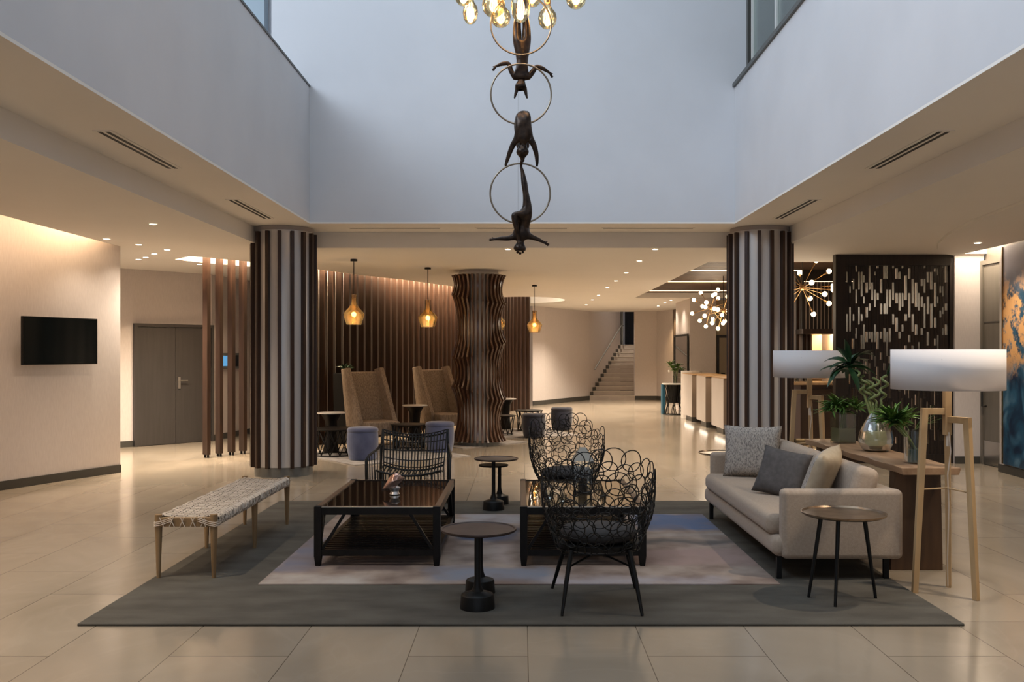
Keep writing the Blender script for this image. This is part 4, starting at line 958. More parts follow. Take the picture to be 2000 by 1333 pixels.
o = MB().lathe([(.012, .0), (.040, .006), (.030, .025), (.045, .055), (.02, .07)], 20, (.005, 0)).build('base', mat('silver_cup', (.6, .55, .52), .3, .8), t, smooth=True)

# lantern
t = thing('lantern', 'pointed glass lantern with a pale metal roof on the right coffee table', 'lantern', (.47, 7.25, RZ + .409))
s_ = .082
MB().add([(-s_, -s_, .255), (s_, -s_, .255), (s_, s_, .255), (-s_, s_, .255), (-.022, -.022, .355), (.022, -.022, .355), (.022, .022, .355), (-.022, .022, .355)], [(0, 1, 5, 4), (1, 2, 6, 5), (2, 3, 7, 6), (3, 0, 4, 7), (4, 5, 6, 7), (3, 2, 1, 0)]).build('roof', mat('pale_grey_metal', (.30, .28, .24), .45, .3), t)
b = MB()
for x, y in ((-1, -1), (1, -1), (1, 1), (-1, 1)): b.beam((x * s_ * .75, y * s_ * .75, 0), (x * s_, y * s_, .255), .008, .008)
for a_, c_ in (((-1, -1), (1, -1)), ((1, -1), (1, 1)), ((1, 1), (-1, 1)), ((-1, 1), (-1, -1))): b.beam((a_[0] * s_ * .75, a_[1] * s_ * .75, .005), (c_[0] * s_ * .75, c_[1] * s_ * .75, .005), .008, .008)
b.build('frame', M['black'], t)
k = s_ * .75
MB().add([(-k, -k, .01), (k, -k, .01), (k, k, .01), (-k, k, .01), (-s_, -s_, .25), (s_, -s_, .25), (s_, s_, .25), (-s_, s_, .25)], [(0, 1, 5, 4), (1, 2, 6, 5), (2, 3, 7, 6), (3, 0, 4, 7)]).build('glass', M['glass'], t)
MB().lathe([(.035, .01), (.035, .11)], 20).build('candle', mat('dark_candle', (.03, .02, .015), .6), t, smooth=True)
for x, y, lab in ((.20, 6.95, 'small clear glass votive on the right coffee table, left of the lantern'), (.29, 6.78, 'small clear glass votive nearest the front of the right coffee table')):
    tag(MB().lathe([(.02, RZ + .409), (.034, RZ + .42), (.036, RZ + .47), (.033, RZ + .47), (.03, RZ + .42)], 18, (x, y), cap=False).build('votive_glass', M['glass'], smooth=True), lab, 'votive', 'glass votives')

# ------------------------------------------------------------------ bone-foot side tables
def foot_lathe(b, x, y, r, hp):
    b.lathe([(r, 0), (r * .94, .075), (r * .90, .082), (r * .35, .10), (.022, .13), (.018, .17), (.018, hp)], 32, (x, y))
def side_table(loc, R, H, r2, h2, label, ang):
    t = thing('side_table', label, 'side table', loc, ang, 'twin-foot bronze side tables')
    foot = MB(); foot_lathe(foot, 0, -.15, .104, H - .012); foot.build('foot', M['black'], t, smooth=True)
    foot = MB(); foot_lathe(foot, 0, .20, .095, (h2 or H) - .012); foot.build('foot', M['black'], t, smooth=True)
    MB().lathe([(R * .97, H - .016), (R, H - .010), (R, H), (R - .010, H), (R - .016, H - .006), (.001, H - .006)], 48, (0, 0), cap=False).build('table_top', M['top'], t, smooth=True)
    MB().lathe([(.001, H - .018), (R * .97, H - .016)], 48, cap=False).build('top_underside', M['black'], t)
    if r2:
        MB().lathe([(r2 * .97, h2 - .014), (r2, h2 - .008), (r2, h2), (r2 - .01, h2), (.001, h2 - .004)], 40, (-.03, .02)).build('lower_tray', M['black'], t, smooth=True)
side_table((-.265, 5.66, .014), .230, .442, None, None, 'round bronze side table with two heavy feet at the front edge of the rug', 0)
side_table((-.255, 9.12, .014), .216, .478, .146, .41, 'round two-tier bronze side table behind the coffee tables', math.radians(-8))

# tray tables on three splayed legs
def tray_table(loc, label, ang=0):
    t = thing('tray_table', label, 'side table', loc, ang, 'three-legged tray tables')
    H = .525
    MB().lathe([(.001, H - .012), (.235, H - .012), (.25, H - .002), (.252, H + .008), (.247, H + .008), (.238, H - .002), (.001, H - .004)], 48, cap=False).build('tray', M['tray'], t, smooth=True)
    for a in (-122, 168, 5):
        a = math.radians(a); c, s = math.cos(a), math.sin(a)
        MB().tube([(.13 * c, .13 * s, H - .012), (.205 * c, .205 * s, 0)], [.014, .009], 10).build('leg', M['black'], t, smooth=True)
    return t
tray_table((1.965, 5.70, .014), 'bronze tray table on three black legs beside the near sofa arm')
tray_table((1.985, 9.15, .014), 'bronze tray table mostly hidden at the far end of the sofa', 1.0)

# ------------------------------------------------------------------ bench
def bench():
    t = thing('woven_bench', 'long wooden bench with woven pale cord seat on the rug edge', 'bench', (-2.25, 7.21, .014))
    X, Y_ = .185, 1.0
    for y in (-Y_ + .03, -.02, Y_ - .03):
        for x in (-X, X):
            MB().tube([(x, y, 0), (x, y, .33), (x, y, .425 if abs(y) > .5 else .395)], [.013, .024, .024], 14).build('leg', M['benchwood'], t, smooth=True)
    MB().box(-X, X, -Y_ + .01, -Y_ + .05, .345, .405).build('end_rail', M['benchwood'], t, bevel=.004)
    MB().box(-X, X, Y_ - .05, Y_ - .01, .345, .405).build('end_rail', M['benchwood'], t, bevel=.004)
    # seat: slightly sagging panel wrapped round the side rails
    vs = []; fs = []; n = 24; prof = [(-X - .012, .345), (-X - .026, .37), (-X - .024, .405), (-X, .42), (-.1, .407), (0, .404), (.1, .407), (X, .42), (X + .024, .405), (X + .026, .37), (X + .012, .345)]
    for i in range(n + 1):
        y = -Y_ + .055 + (2 * Y_ - .11) * i / n
        for x, z in prof: vs.append((x, y, z + (.004 * math.sin(i * 2.1))))
    m = len(prof)
    for i in range(n):
        for j in range(m - 1): a = i * m + j; fs.append((a, a + 1, a + m + 1, a + m))
    o = MB().add(vs, fs).build('woven_seat', M['cord'], t, smooth='all'); s = o.modifiers.new('solid', 'SOLIDIFY'); s.thickness = .008
    # cord lashings round the near end and the corners
    b = MB()
    for k in range(9):
        x = -.14 + k * .035; b.tube([(x, -Y_ + .004, .344), (x + (.03 if k % 2 else -.03), -Y_ + .002, .41)], .0028, 5)
    for s in (-1, 1):
        for z in (.350, .362, .374):
            b.tube([(s * (X + .028), -Y_ + .03, z), (s * (X + .02), -Y_ + .002, z), (s * (X - .02), -Y_ + .000, z + .006), (s * (X - .10), -Y_ + .004, z + .034)], .0028, 5)
    b.build('cord_lashing', mat('pale_cord', (.68, .58, .48), .85), t)
    for s in (-1, 1):
        for y in (-Y_ + .05, Y_ - .05):
            b = MB()
            for z in (.345, .357, .369, .381):
                b.tube([(s * X + .028 * math.cos(a), (y - math.copysign(.02, y)) + (.028) * math.sin(a) + math.copysign(.0, y), z) for a in [2 * PI * i / 14 for i in range(14)]], .003, 5, closed=True)
            b.build('corner_lashing', bpy.data.materials['pale_cord'], t)
    b = MB()
    rn = random.Random(3)
    for k in range(150):      # individual cords over the seat edge facing the room
        y = -Y_ + .06 + (2 * Y_ - .12) * k / 150; b.tube([(X + .004, y, .421), (X + .027, y + rn.uniform(-.01, .01), .404), (X + .029, y + rn.uniform(-.03, .03), .37), (X + .014, y + rn.uniform(-.04, .04), .343)], .0030, 4)
    b.build('edge_cords', bpy.data.materials['pale_cord'], t)
bench()

# ------------------------------------------------------------------ wire nest chairs
def nest_chair(loc, rz, label, seed, group='black wire nest chairs'):
    t = thing('nest_chair', label, 'chair', loc, rz, group)
    rnd = random.Random(seed)
    def rad(z): u = (z - .33) / .6; return .245 + .095 * math.sin(min(1, max(0, u * 1.7)) * PI / 2) + .0 * u
    def H(th): c = (1 + math.cos(th)) / 2; return .42 + .50 * c ** .55
    def S(th, z):      # back towards -Y
        r = rad(z); return Vector((r * math.sin(th), -r * .93 * math.cos(th) - .05 * max(0, (z - .5)) * math.cos(th), z))
    b = MB(); z = .36
    row = 0
    while z < .90:
        n = int(2 * PI * rad(z) / .082)
        for k in range(n):
            th = 2 * PI * (k + .5 * (row % 2)) / n + rnd.uniform(-.08, .08); th = (th + PI) % (2 * PI) - PI; zz = z + rnd.uniform(-.015, .015)
            if zz > H(th) - .015: continue
            rho = rnd.uniform(.046, .068); e = rnd.uniform(.85, 1.15); dz = rnd.uniform(-.004, .006); rr = rad(zz)
            pts = []
            for i in range(18):
                a = 2 * PI * i / 18; q = S(th + rho * e * math.cos(a) / rr, max(.335, zz + rho * math.sin(a))); q = q * 1.0
                q.x *= 1 + dz * 3; q.y *= 1 + dz * 3; pts.append(q)
            b.tube(pts, .0034, 5, closed=True)
        z += .066; row += 1
    b.build('wire_shell', M['blackw'], t, smooth='all')
    MB().lathe([(.05, .325), (.20, .33), (.245, .345), (.25, .375), (.235, .38), (.001, .36)], 32, sy=.93).build('seat_pan', M['black'], t, smooth=True)
    MB().lathe([(.001, .385), (.19, .385), (.225, .40), (.232, .425), (.215, .455), (.15, .468), (.001, .47)], 32, sy=.95, cap=False).build('seat_cushion', M['darkcush'], t, smooth='all')
    for sx, x0, x1, y0, y1 in ((1, .17, .23, -.17, -.29), (-1, .17, .23, -.17, -.29), (1, .17, .265, .17, .34), (-1, .17, .265, .17, .34)):
        MB().tube([(sx * x0, y0, .35), (sx * (x0 + (x1 - x0) * .5), y0 + (y1 - y0) * .5, .19), (sx * x1, y1, 0)], [.016, .014, .009], 10).build('leg', M['black'], t, smooth=True)
    b = MB(); b.tube([(-.2, -.2, .25), (0, 0, .31), (.2, .2, .25)], .006, 6); b.tube([(.2, -.2, .25), (0, 0, .305), (-.2, .2, .25)], .006, 6)
    b.build('brace', M['black'], t)
    return t
nest_chair((.457, 5.62, .016), 0, 'black wire nest chair seen from behind at the front of the rug', 4)
nest_chair((.40, 8.385, .0235), math.radians(186), 'black wire nest chair facing the viewer behind the right coffee table', 9)

# black rod armchair
def rod_chair(loc, rz):
    t = thing('rod_armchair', 'black armchair made of slender vertical rods behind the left coffee table', 'chair', loc, rz)
    n = 21; tops = []; mids = []; seatb = []; seatf = []
    b = MB()
    for i in range(n):
        u = (i / (n - 1) - .5) * 2; x = .31 * u; dip = 1 - u * u
        tp = Vector((x * 1.04, .33 + .05 * dip, .745 - .055 * dip)); md = Vector((x, .27 + .05 * dip, .55 - .02 * dip)); sb = Vector((x * .97, .20 + .04 * dip, .40 - .06 * dip)); sf = Vector((x, -.24, .40 - .05 * dip))
        b.tube([tp, md, sb, (x, 0, .36 - .05 * dip), sf], .0072, 6); tops.append(tp); mids.append(md); seatb.append(sb); seatf.append(sf)
    b.build('back_and_seat_rods', M['blackw'], t, smooth='all')
    b = MB()
    for i in range(0, n, 2): p = seatb[i]; b.tube([p, (p.x * 1.02, p.y + .02, .02)], .0062, 6)
    for i in range(0, n, 1): p = seatf[i]; b.tube([p, (p.x * 1.02, -.25, .02)], .0055, 6)
    for s in (-1, 1):
        for k in range(7):
            f = k / 6; y = -.27 + .5 * f; x = s * (.40 - .06 * f ** 2); b.tube([(x, y, .505 + .06 * f), (x * .97, y, .02)], .0055, 6)
    b.build('skirt_rods', M['blackw'], t, smooth='all')
    b = MB(); off = Vector((0, .0, -.028))
    b.tube(tops, .006, 6); b.tube([p + off for p in tops], .009, 8); b.tube([(p + q) / 2 for p, q in zip(tops, mids)], .006, 6); b.tube(mids, .007, 6)
    b.tube([(p * .5 + q * .5) for p, q in zip(mids, seatb)], .006, 6); b.tube(seatb, .010, 8); b.tube([p + Vector((0, 0, .03)) for p in seatb], .006, 6); b.tube(seatf, .010, 8)
    for s in (-1, 1):
        b.tube([(s * .33, .36, .745), (s * .335, .30, .60), (s * .34, .27, .40), (s * .34, .26, .02)], .013, 8)
        b.tube([(s * .335, .30, .60), (s * .36, .15, .56), (s * .395, -.10, .53), (s * .40, -.27, .505), (s * .39, -.28, .02)], .012, 8)
    b.tube([(-.39, -.28, .03), (.39, -.28, .03), (.34, .27, .03), (-.34, .27, .03)], .010, 8, closed=True)
    b.build('frame', M['blackw'], t, smooth='all')
rod_chair((-1.085, 9.12, 0), 0)

# ------------------------------------------------------------------ sofa
def pillow_mesh(w, h, T, n=18, pinch=.07):
    vs = []; fs = []
    for sd in (1, -1):
        for i in range(n + 1):
            for j in range(n + 1):
                u = -1 + 2 * i / n; v = -1 + 2 * j / n
                z = sd * T / 2 * (max(0, (1 - u ** 4) * (1 - v ** 4))) ** .55 * (1 + .05 * math.sin(5 * u + 3 * v))
                vs.append((w / 2 * u * (1 - pinch * (1 - v * v) * abs(u)), z, h / 2 * v * (1 - pinch * (1 - u * u) * abs(v))))
    m = (n + 1) ** 2
    for k in (0, 1):
        for i in range(n):
            for j in range(n):
                a = k * m + i * (n + 1) + j; q = (a, a + n + 1, a + n + 2, a + 1); fs.append(q if k else q[::-1])
    return vs, fs
def pillow(name, w, h, T, m, loc, rot, label, cat='cushion', parent=None, group=None):
    vs, fs = pillow_mesh(w, h, T); o = MB().add(vs, fs).build(name, m, parent, smooth='all')
    bm = bmesh.new(); bm.from_mesh(o.data); bmesh.ops.remove_doubles(bm, verts=bm.verts, dist=1e-5); bmesh.ops.recalc_face_normals(bm, faces=bm.faces); bm.to_mesh(o.data); bm.free()
    o.location = loc; o.rotation_euler = rot
    if cat: tag(o, label, cat, group)
    return o
def sofa():
    t = thing('sofa', 'long beige linen sofa facing the coffee tables', 'sofa', (1.70, 6.15, .014))
    Ln = 2.42
    arm = []
    for y0 in (0, Ln - .12):
        MB().box(.02, .82, y0, y0 + .12, .14, .60).build('arm', M['linen'], t, bevel=.035, seg=4)
    MB().box(.66, .815, .10, Ln - .10, .145, .596).build('back_frame', M['linen'], t, bevel=.035, seg=4)
    MB().box(-.035, .70, .02, Ln - .02, .15, .285).build('base', M['linen'], t, bevel=.05, seg=4)
    MB().box(-.05, .60, .125, Ln - .125, .275, .42).build('seat_cushion', M['linen'], t, bevel=.055, seg=5)
    for k in range(2):
        y0 = .13 + k * (Ln - .26) / 2; o = MB().box(-.09, .09, 0, (Ln - .28) / 2, 0, .34).build('back_cushion', M['linen'], t, bevel=.06, seg=5)
        o.location = (.565, y0, .40); o.rotation_euler = (0, math.radians(14), 0)
    for x in (.015, .73):
        for y in (.08, Ln - .12): MB().box(x - .016, x + .016, y - .016, y + .016, 0, .145).build('leg', M['black'], t)
sofa()
pillow('cushion', .50, .46, .17, M['knit'], (2.02, 8.18, .655), (math.radians(-10), 0, math.radians(-20)), 'grey and cream knitted cushion against the far sofa arm')
pillow('cushion', .40, .38, .13, M['greypil'], (1.99, 7.14, .60), (math.radians(-22), math.radians(8), math.radians(-42)), 'charcoal grey cushion in the middle of the sofa')
o = pillow('cushion', .46, .44, .17, M['cream'], (2.12, 6.60, .635), (math.radians(-20), math.radians(6), math.radians(-122)), 'cream cushion with knitted grey face near the near sofa arm')
# knitted front face of the cream cushion
vs, fs = pillow_mesh(.452, .432, .176); half = len(vs) // 2
fr = MB().add([(x, y + -.002, z) for x, y, z in vs[half:]], [tuple(i - half for i in f) for f in fs if min(f) >= half]).build('knitted_face', M['knit'], o, smooth='all')
plabel(fr, 'grey knitted face')

# ------------------------------------------------------------------ console, vases and plants
t = thing('console_table', 'long reclaimed timber console table with thick slab legs behind the sofa', 'console table', (2.76, 7.35, 0))
b = MB(); n = 14; vs = []; fs = []
for i in range(n + 1):
    y = -1.05 + 2.12 * i / n; a = .012 * math.sin(i * 1.7); c = .010 * math.cos(i * 2.3)
    for x, z in ((-.20 + a, .743), (-.185 + a, .694), (.185 + c, .694), (.20 + c, .743)): vs.append((x, y, z))
for i in range(n):
    for j in range(4): fs.append((4 * i + j, 4 * i + (j + 1) % 4, 4 * i + 4 + (j + 1) % 4, 4 * i + 4 + j))
fs += [(3, 2, 1, 0), tuple(4 * n + j for j in range(4))]
b.add(vs, fs).build('table_top', M['slab'], t, bevel=.004)
for y in (-.84, .80):
    MB().add([(-.185, y, 0), (.18, y, 0), (.18, y + .09, 0), (-.185, y + .09, 0), (-.16, y, .694), (.165, y, .694), (.165, y + .09, .694), (-.16, y + .09, .694)], [(3, 2, 1, 0), (4, 5, 6, 7), (0, 1, 5, 4), (1, 2, 6, 5), (2, 3, 7, 6), (3, 0, 4, 7)]).build('leg', M['slableg'], t, bevel=.004)

def leaf(b, p, d, ln, w, droop=.5, twist=0, seg=6):
    p = Vector(p); d = Vector(d).normalized(); side = d.cross(Vector((0, 0, 1)))
    side = side.normalized() if side.length > .05 else Vector((1, 0, 0)); side = (Matrix.Rotation(twist, 3, d) @ side)
    vs = []; cur = p.copy(); dd = d.copy()
    for i in range(seg + 1):
        u = i / seg; ww = w * (math.sin(PI * min(1, .10 + .90 * u)) ** .8) * .5 if i < seg else .0005
        up = side.cross(dd).normalized()
        vs += [cur - side * ww + up * ww * .35, cur, cur + side * ww + up * ww * .35]
        cur = cur + dd * (ln / seg); dd = (dd + Vector((0, 0, -droop / seg))).normalized()
    fs = []
    for i in range(seg):
        for j in (0, 1): fs.append((3 * i + j, 3 * i + j + 1, 3 * i + 4 + j, 3 * i + 3 + j))
    b.add(vs, fs)
def tuft(b, c, n, ln, w, rnd, lean=(0, 0, 0), up=.2, droop=.9):
    for i in range(n):
        a = rnd.uniform(0, 2 * PI); e = rnd.uniform(up - .35, up + 1.1)
        d = Vector((math.cos(a), math.sin(a), e)) + Vector(lean); leaf(b, Vector(c) + Vector((rnd.uniform(-.01, .01), rnd.uniform(-.01, .01), rnd.uniform(-.01, .01))), d, ln * rnd.uniform(.7, 1.15), w * rnd.uniform(.7, 1.2), droop * rnd.uniform(.6, 1.3), rnd.uniform(-.6, .6))
ZC = .744
# vase 1: squat square glass
def square_vase(w, h, name='vase'):
    k = w / 2
    b = MB().box(-k, k, -k, k, 0, .012); v = []
    b.add([(-k, -k, .012), (k, -k, .012), (k, k, .012), (-k, k, .012), (-k, -k, h), (k, -k, h), (k, k, h), (-k, k, h)], [(0, 1, 5, 4), (1, 2, 6, 5), (2, 3, 7, 6), (3, 0, 4, 7)])
    return b
t = thing('plant_vase', 'square cut glass vase of bushy green leaves at the far end of the console', 'vase', (2.77, 8.05, ZC), math.radians(10))
square_vase(.155, .25).build('glass_body', M['vase'], t)
MB().box(-.07, .07, -.07, .07, .013, .13).build('water', mat('green_water', (.38, .40, .24), .1, spec=.6), t)
b = MB(); rnd = random.Random(2)
for i in range(10): b.tube([(rnd.uniform(-.04, .04), rnd.uniform(-.04, .04), .13), (rnd.uniform(-.05, .05), rnd.uniform(-.05, .05), .27)], .005, 5)
b.build('stems', M['stem'], t)
b = MB()
for cx, cz in ((-.10, .28), (-.04, .32), (.03, .31), (.10, .29), (0, .26)): tuft(b, (cx, rnd.uniform(-.04, .04), cz), 34, .17, .022, rnd, (cx * 3, 0, 0), .3, .9)
b.build('foliage', M['leaf'], t, smooth='all')
# vase 2: big ribbed teardrop with lucky bamboo
t = thing('bamboo_vase', 'large ribbed teardrop glass vase with curled bamboo stalks on the console', 'vase', (2.80, 7.38, ZC))
pr = [(.075, .0), (.105, .015), (.128, .06), (.130, .10), (.118, .16), (.090, .22), (.060, .27), (.040, .305), (.035, .33)]
ribbed = []
for i in range(48):
    u = i / 47 * (len(pr) - 1); k = min(int(u), len(pr) - 2); f = u - k; r = pr[k][0] * (1 - f) + pr[k + 1][0] * f; z = pr[k][1] * (1 - f) + pr[k + 1][1] * f; ribbed.append((r + .0018 * (i % 2), z))
MB().lathe(ribbed, 40, cap=False).lathe([(.001, .004), (.08, .004)], 40, cap=False).build('glass_body', M['vase'], t, smooth='all')
MB().lathe([(.07, .006), (.12, .05), (.122, .10), (.108, .15), (.10, .165)], 32).build('water', mat('pale_water', (.50, .45, .30), .08, spec=.7), t, smooth=True)
b = MB(); tips = []
for bx, tx, tz, cw in ((-.012, -.17, .66, 1), (-.004, -.10, .60, -1), (.006, .00, .58, 1), (.014, .08, .60, -1), (0, -.05, .56, 1)):
    pts = []
    for i in range(56):
        u = i / 55
        x = bx + (tx - bx) * max(0, (u - .25) / .75) ** 1.1; z = .03 + (tz - .03) * u; sp = .026 * min(1, max(0, (u - .62) / .1))
        pts.append((x + sp * math.cos(u * 40) * cw, sp * math.sin(u * 40), z))
    b.tube(pts, .0105, 7); tips.append(pts[-1])
b.build('bamboo_stalks', M['stem'], t, smooth='all')
b = MB(); rnd = random.Random(8)
tx, ty, tz = tips[0]
for i in range(28):
    a = rnd.uniform(0, 2 * PI); leaf(b, (tx - .02, ty, tz + .0 + rnd.uniform(-.02, .05)), (math.cos(a) * .9, math.sin(a) * .6, rnd.uniform(-.5, 1.3)), rnd.uniform(.17, .27), rnd.uniform(.050, .070), rnd.uniform(.5, 1.6), rnd.uniform(-.6, .6))
tx, ty, tz = tips[3]
for i in range(6):
    a = rnd.uniform(-.9, .9); leaf(b, (tx, ty, tz), (math.cos(a) * .5, math.sin(a) * .6, rnd.uniform(.2, 1.5)), rnd.uniform(.15, .22), .026, .4, rnd.uniform(-.6, .6))
b.build('foliage', M['leafd'], t, smooth='all')
# vase 3: cylinder with leaning stems
t = thing('cylinder_vase', 'ribbed cylinder glass vase with leafy stems leaning left, at the near end of the console', 'vase', (2.77, 6.58, ZC))
rb = [(.070 + .0018 * (i % 2), .005 + .225 * i / 43) for i in range(44)]
MB().lathe([(.001, .004), (.068, .004)] + rb, 36, cap=False).build('glass_body', M['vase'], t, smooth='all')
MB().lathe([(.064, .008), (.066, .10)], 28).build('water', mat('blue_grey_water', (.10, .14, .14), .08, spec=.7), t, smooth=True)
b = MB(); rnd = random.Random(14); bl2 = MB()
for i in range(7):
    ex, ez = -.17 - .03 * rnd.random() + .03 * i * .5, .26 + .05 * rnd.random(); yy = rnd.uniform(-.03, .03)
    b.tube([(.035 + .01 * rnd.random(), yy, .02), (-.03, yy, .15), (ex, yy, ez)], .005, 6)
    tuft(bl2, (ex, yy, ez), 22, .18, .024, rnd, (-.25, 0, .2), .25, .8)
for k in range(7): leaf(bl2, (.0, 0, .23), (rnd.uniform(.3, 1), rnd.uniform(-.5, .5), rnd.uniform(.3, 1)), .22, .010, .5)
b.build('stems', M['stem'], t, smooth='all'); bl2.build('foliage', M['leaf'], t, smooth='all')

# ------------------------------------------------------------------ tripod floor lamps
def tripod_lamp(loc, rz, label):
    t = thing('tripod_floor_lamp', label, 'floor lamp', loc, rz, 'oak tripod floor lamps with white drum shades')
    R = .335
    n = 64; vs = []; fs = []
    for z, r in ((1.290, R), (1.543, R)):
        for k in range(n): vs.append((r * math.cos(2 * PI * k / n), r * math.sin(2 * PI * k / n), z))
    for k in range(n): fs.append((k, (k + 1) % n, n + (k + 1) % n, n + k))
    o = MB().add(vs, fs).build('lamp_shade', M['shade'], t, smooth='all'); s = o.modifiers.new('solid', 'SOLIDIFY'); s.thickness = .003
    b = MB()
    for a in range(3): b.tube([(0, 0, 1.48), (R * math.cos(a * 2.1), R * math.sin(a * 2.1), 1.48)], .0025, 5)
    b.build('shade_carrier', M['steel'], t)
    MB().box(-.021, .021, -.021, .021, 1.0, 1.34).build('post', M['oak'], t, bevel=.002)
    MB().sphere((0, 0, 1.41), .032, 12, 8).build('bulb', M['dimbulb'], t, smooth='all')
    # three bent legs
    for a, za in ((180, 1.15), (-62, 1.10), (62, 1.02)):
        r0, r1 = (.155, .205) if a != 62 else (.05, .16)
        c, s = math.cos(math.radians(a)), math.sin(math.radians(a))
        b = MB(); b.beam((0, 0, za), (r0 * c, r0 * s, za), .034, .040, (0, 0, 1)); b.beam(((r0 - .012) * c, (r0 - .012) * s, za + .02), (r1 * c, r1 * s, 0), .036, .040, (c, s, 0), .030, .034)
        b.build('leg', M['oak'], t, bevel=.002)
    b = MB()
    for a in (180, -62, 62):
        c, s = math.cos(math.radians(a)), math.sin(math.radians(a)); b.tube([(0, 0, .665), (.17 * c * (1 if a != 62 else .6), .17 * s * (1 if a != 62 else .6), .655)], .006, 6)
    b.build('stretcher', M['oak'], t)
    b = MB(); b.tube([(.0, -.025, 1.02), (.01, -.03, .9), (-.005, -.02, .75), (.012, .0, .55), (.03, .06, .2), (.06, .12, .012)], .004, 6); b.lathe([(.010, .93), (.010, 1.0)], 10, (0, -.01)); b.build('power_cord', mat('white_cord', (.62, .52, .42), .6) if 'white_cord' not in bpy.data.materials else bpy.data.materials['white_cord'], t)
    point('floor_lamp_bulb', (loc[0], loc[1], 1.41), 1.8, WARM2, .032)
tripod_lamp((2.692, 5.905, 0), 0, 'oak tripod floor lamp with white drum shade at the near end of the console')
tripod_lamp((2.73, 8.86, 0), 0, 'oak tripod floor lamp with white drum shade behind the far end of the console')

# ------------------------------------------------------------------ lounge area: ottomans, wing chairs, tables
def ottoman(loc, m, r, h, label, grp):
    t = thing('ottoman', label, 'ottoman', loc, 0, grp)
    MB().lathe([(r * .80, 0.0), (r * .86, .01), (r * .98, h * .35), (r, h * .6), (r * .97, h * .83), (r * .95, h * .86)], 36).build('body', m, t, smooth=True)
    MB().lathe([(r * .94, h * .855), (r * .99, h * .88), (r * .985, h * .95), (r * .88, h), (.001, h * 1.005)], 36, cap=False).build('padded_top', m, t, smooth='all')
ottoman((-2.26, 13.2, .0125), M['bluevel'], .222, .455, 'slate blue velvet ottoman nearest the left striped column', 'velvet ottomans')
ottoman((-1.26, 14.25, .0125), M['bluevel'], .222, .455, 'slate blue velvet ottoman beside the wavy column, behind the rod armchair', 'velvet ottomans')
ottoman((.21, 16.75, .0125), M['navyvel'], .215, .42, 'navy velvet ottoman nearer the wavy column, right of the black wire table', 'velvet ottomans')
ottoman((.775, 18.3, .0125), M['navyvel'], .215, .44, 'navy velvet ottoman standing alone, seen above the far nest chair', 'velvet ottomans')

def wing_chair(loc, rz, label):
    t = thing('wing_chair', label, 'armchair', loc, rz, 'tan tweed high-back wing chairs')
    w = .33
    def hexa(b, lo, hi):   # lo/hi: 4 xy corner points at two heights given as (x,y,z)
        b.add(lo + hi, [(3, 2, 1, 0), (4, 5, 6, 7), (0, 1, 5, 4), (1, 2, 6, 5), (2, 3, 7, 6), (3, 0, 4, 7)])
    MB().box(-w + .06, w - .06, -.42, .22, .22, .43).build('seat', M['tweed'], t, bevel=.025, seg=3)
    b = MB(); hexa(b, [(-w + .05, .16, .40), (w - .05, .16, .40), (w - .05, .28, .40), (-w + .05, .28, .40)], [(-w + .05, .46, 1.20), (w - .05, .46, 1.20), (w - .05, .56, 1.20), (-w + .05, .56, 1.20)]); b.build('backrest', M['tweed'], t, bevel=.02, seg=3)
    for s in (-1, 1):
        x0, x1 = (s * w, s * (w - .075)); b = MB()
        poly = [(-.20, .22), (-.20, .42), (.33, 1.27), (.56, 1.24), (.40, .55), (.30, .22)]
        n = len(poly); b.add([(x0, y, z) for y, z in poly] + [(x1, y, z) for y, z in poly], [tuple(range(n)), tuple(range(n, 2 * n))[::-1]] + [(i, n + i, n + (i + 1) % n, (i + 1) % n) for i in range(n)])
        b.build('wing', M['tweed'], t, bevel=.015, seg=3)
    for x in (-.25, .25):
        for y in (-.34, .24): MB().tube([(x, y, .23), (x * 1.05, y * 1.05, 0)], [.018, .012], 8).build('leg', M['wood_dark'], t)
wing_chair((-2.38, 14.92, .0125), math.radians(33), 'tan tweed high-back wing chair behind the first blue ottoman')
wing_chair((-1.44, 16.8, .0125), math.radians(33), 'tan tweed high-back wing chair partly hidden by the wavy column')

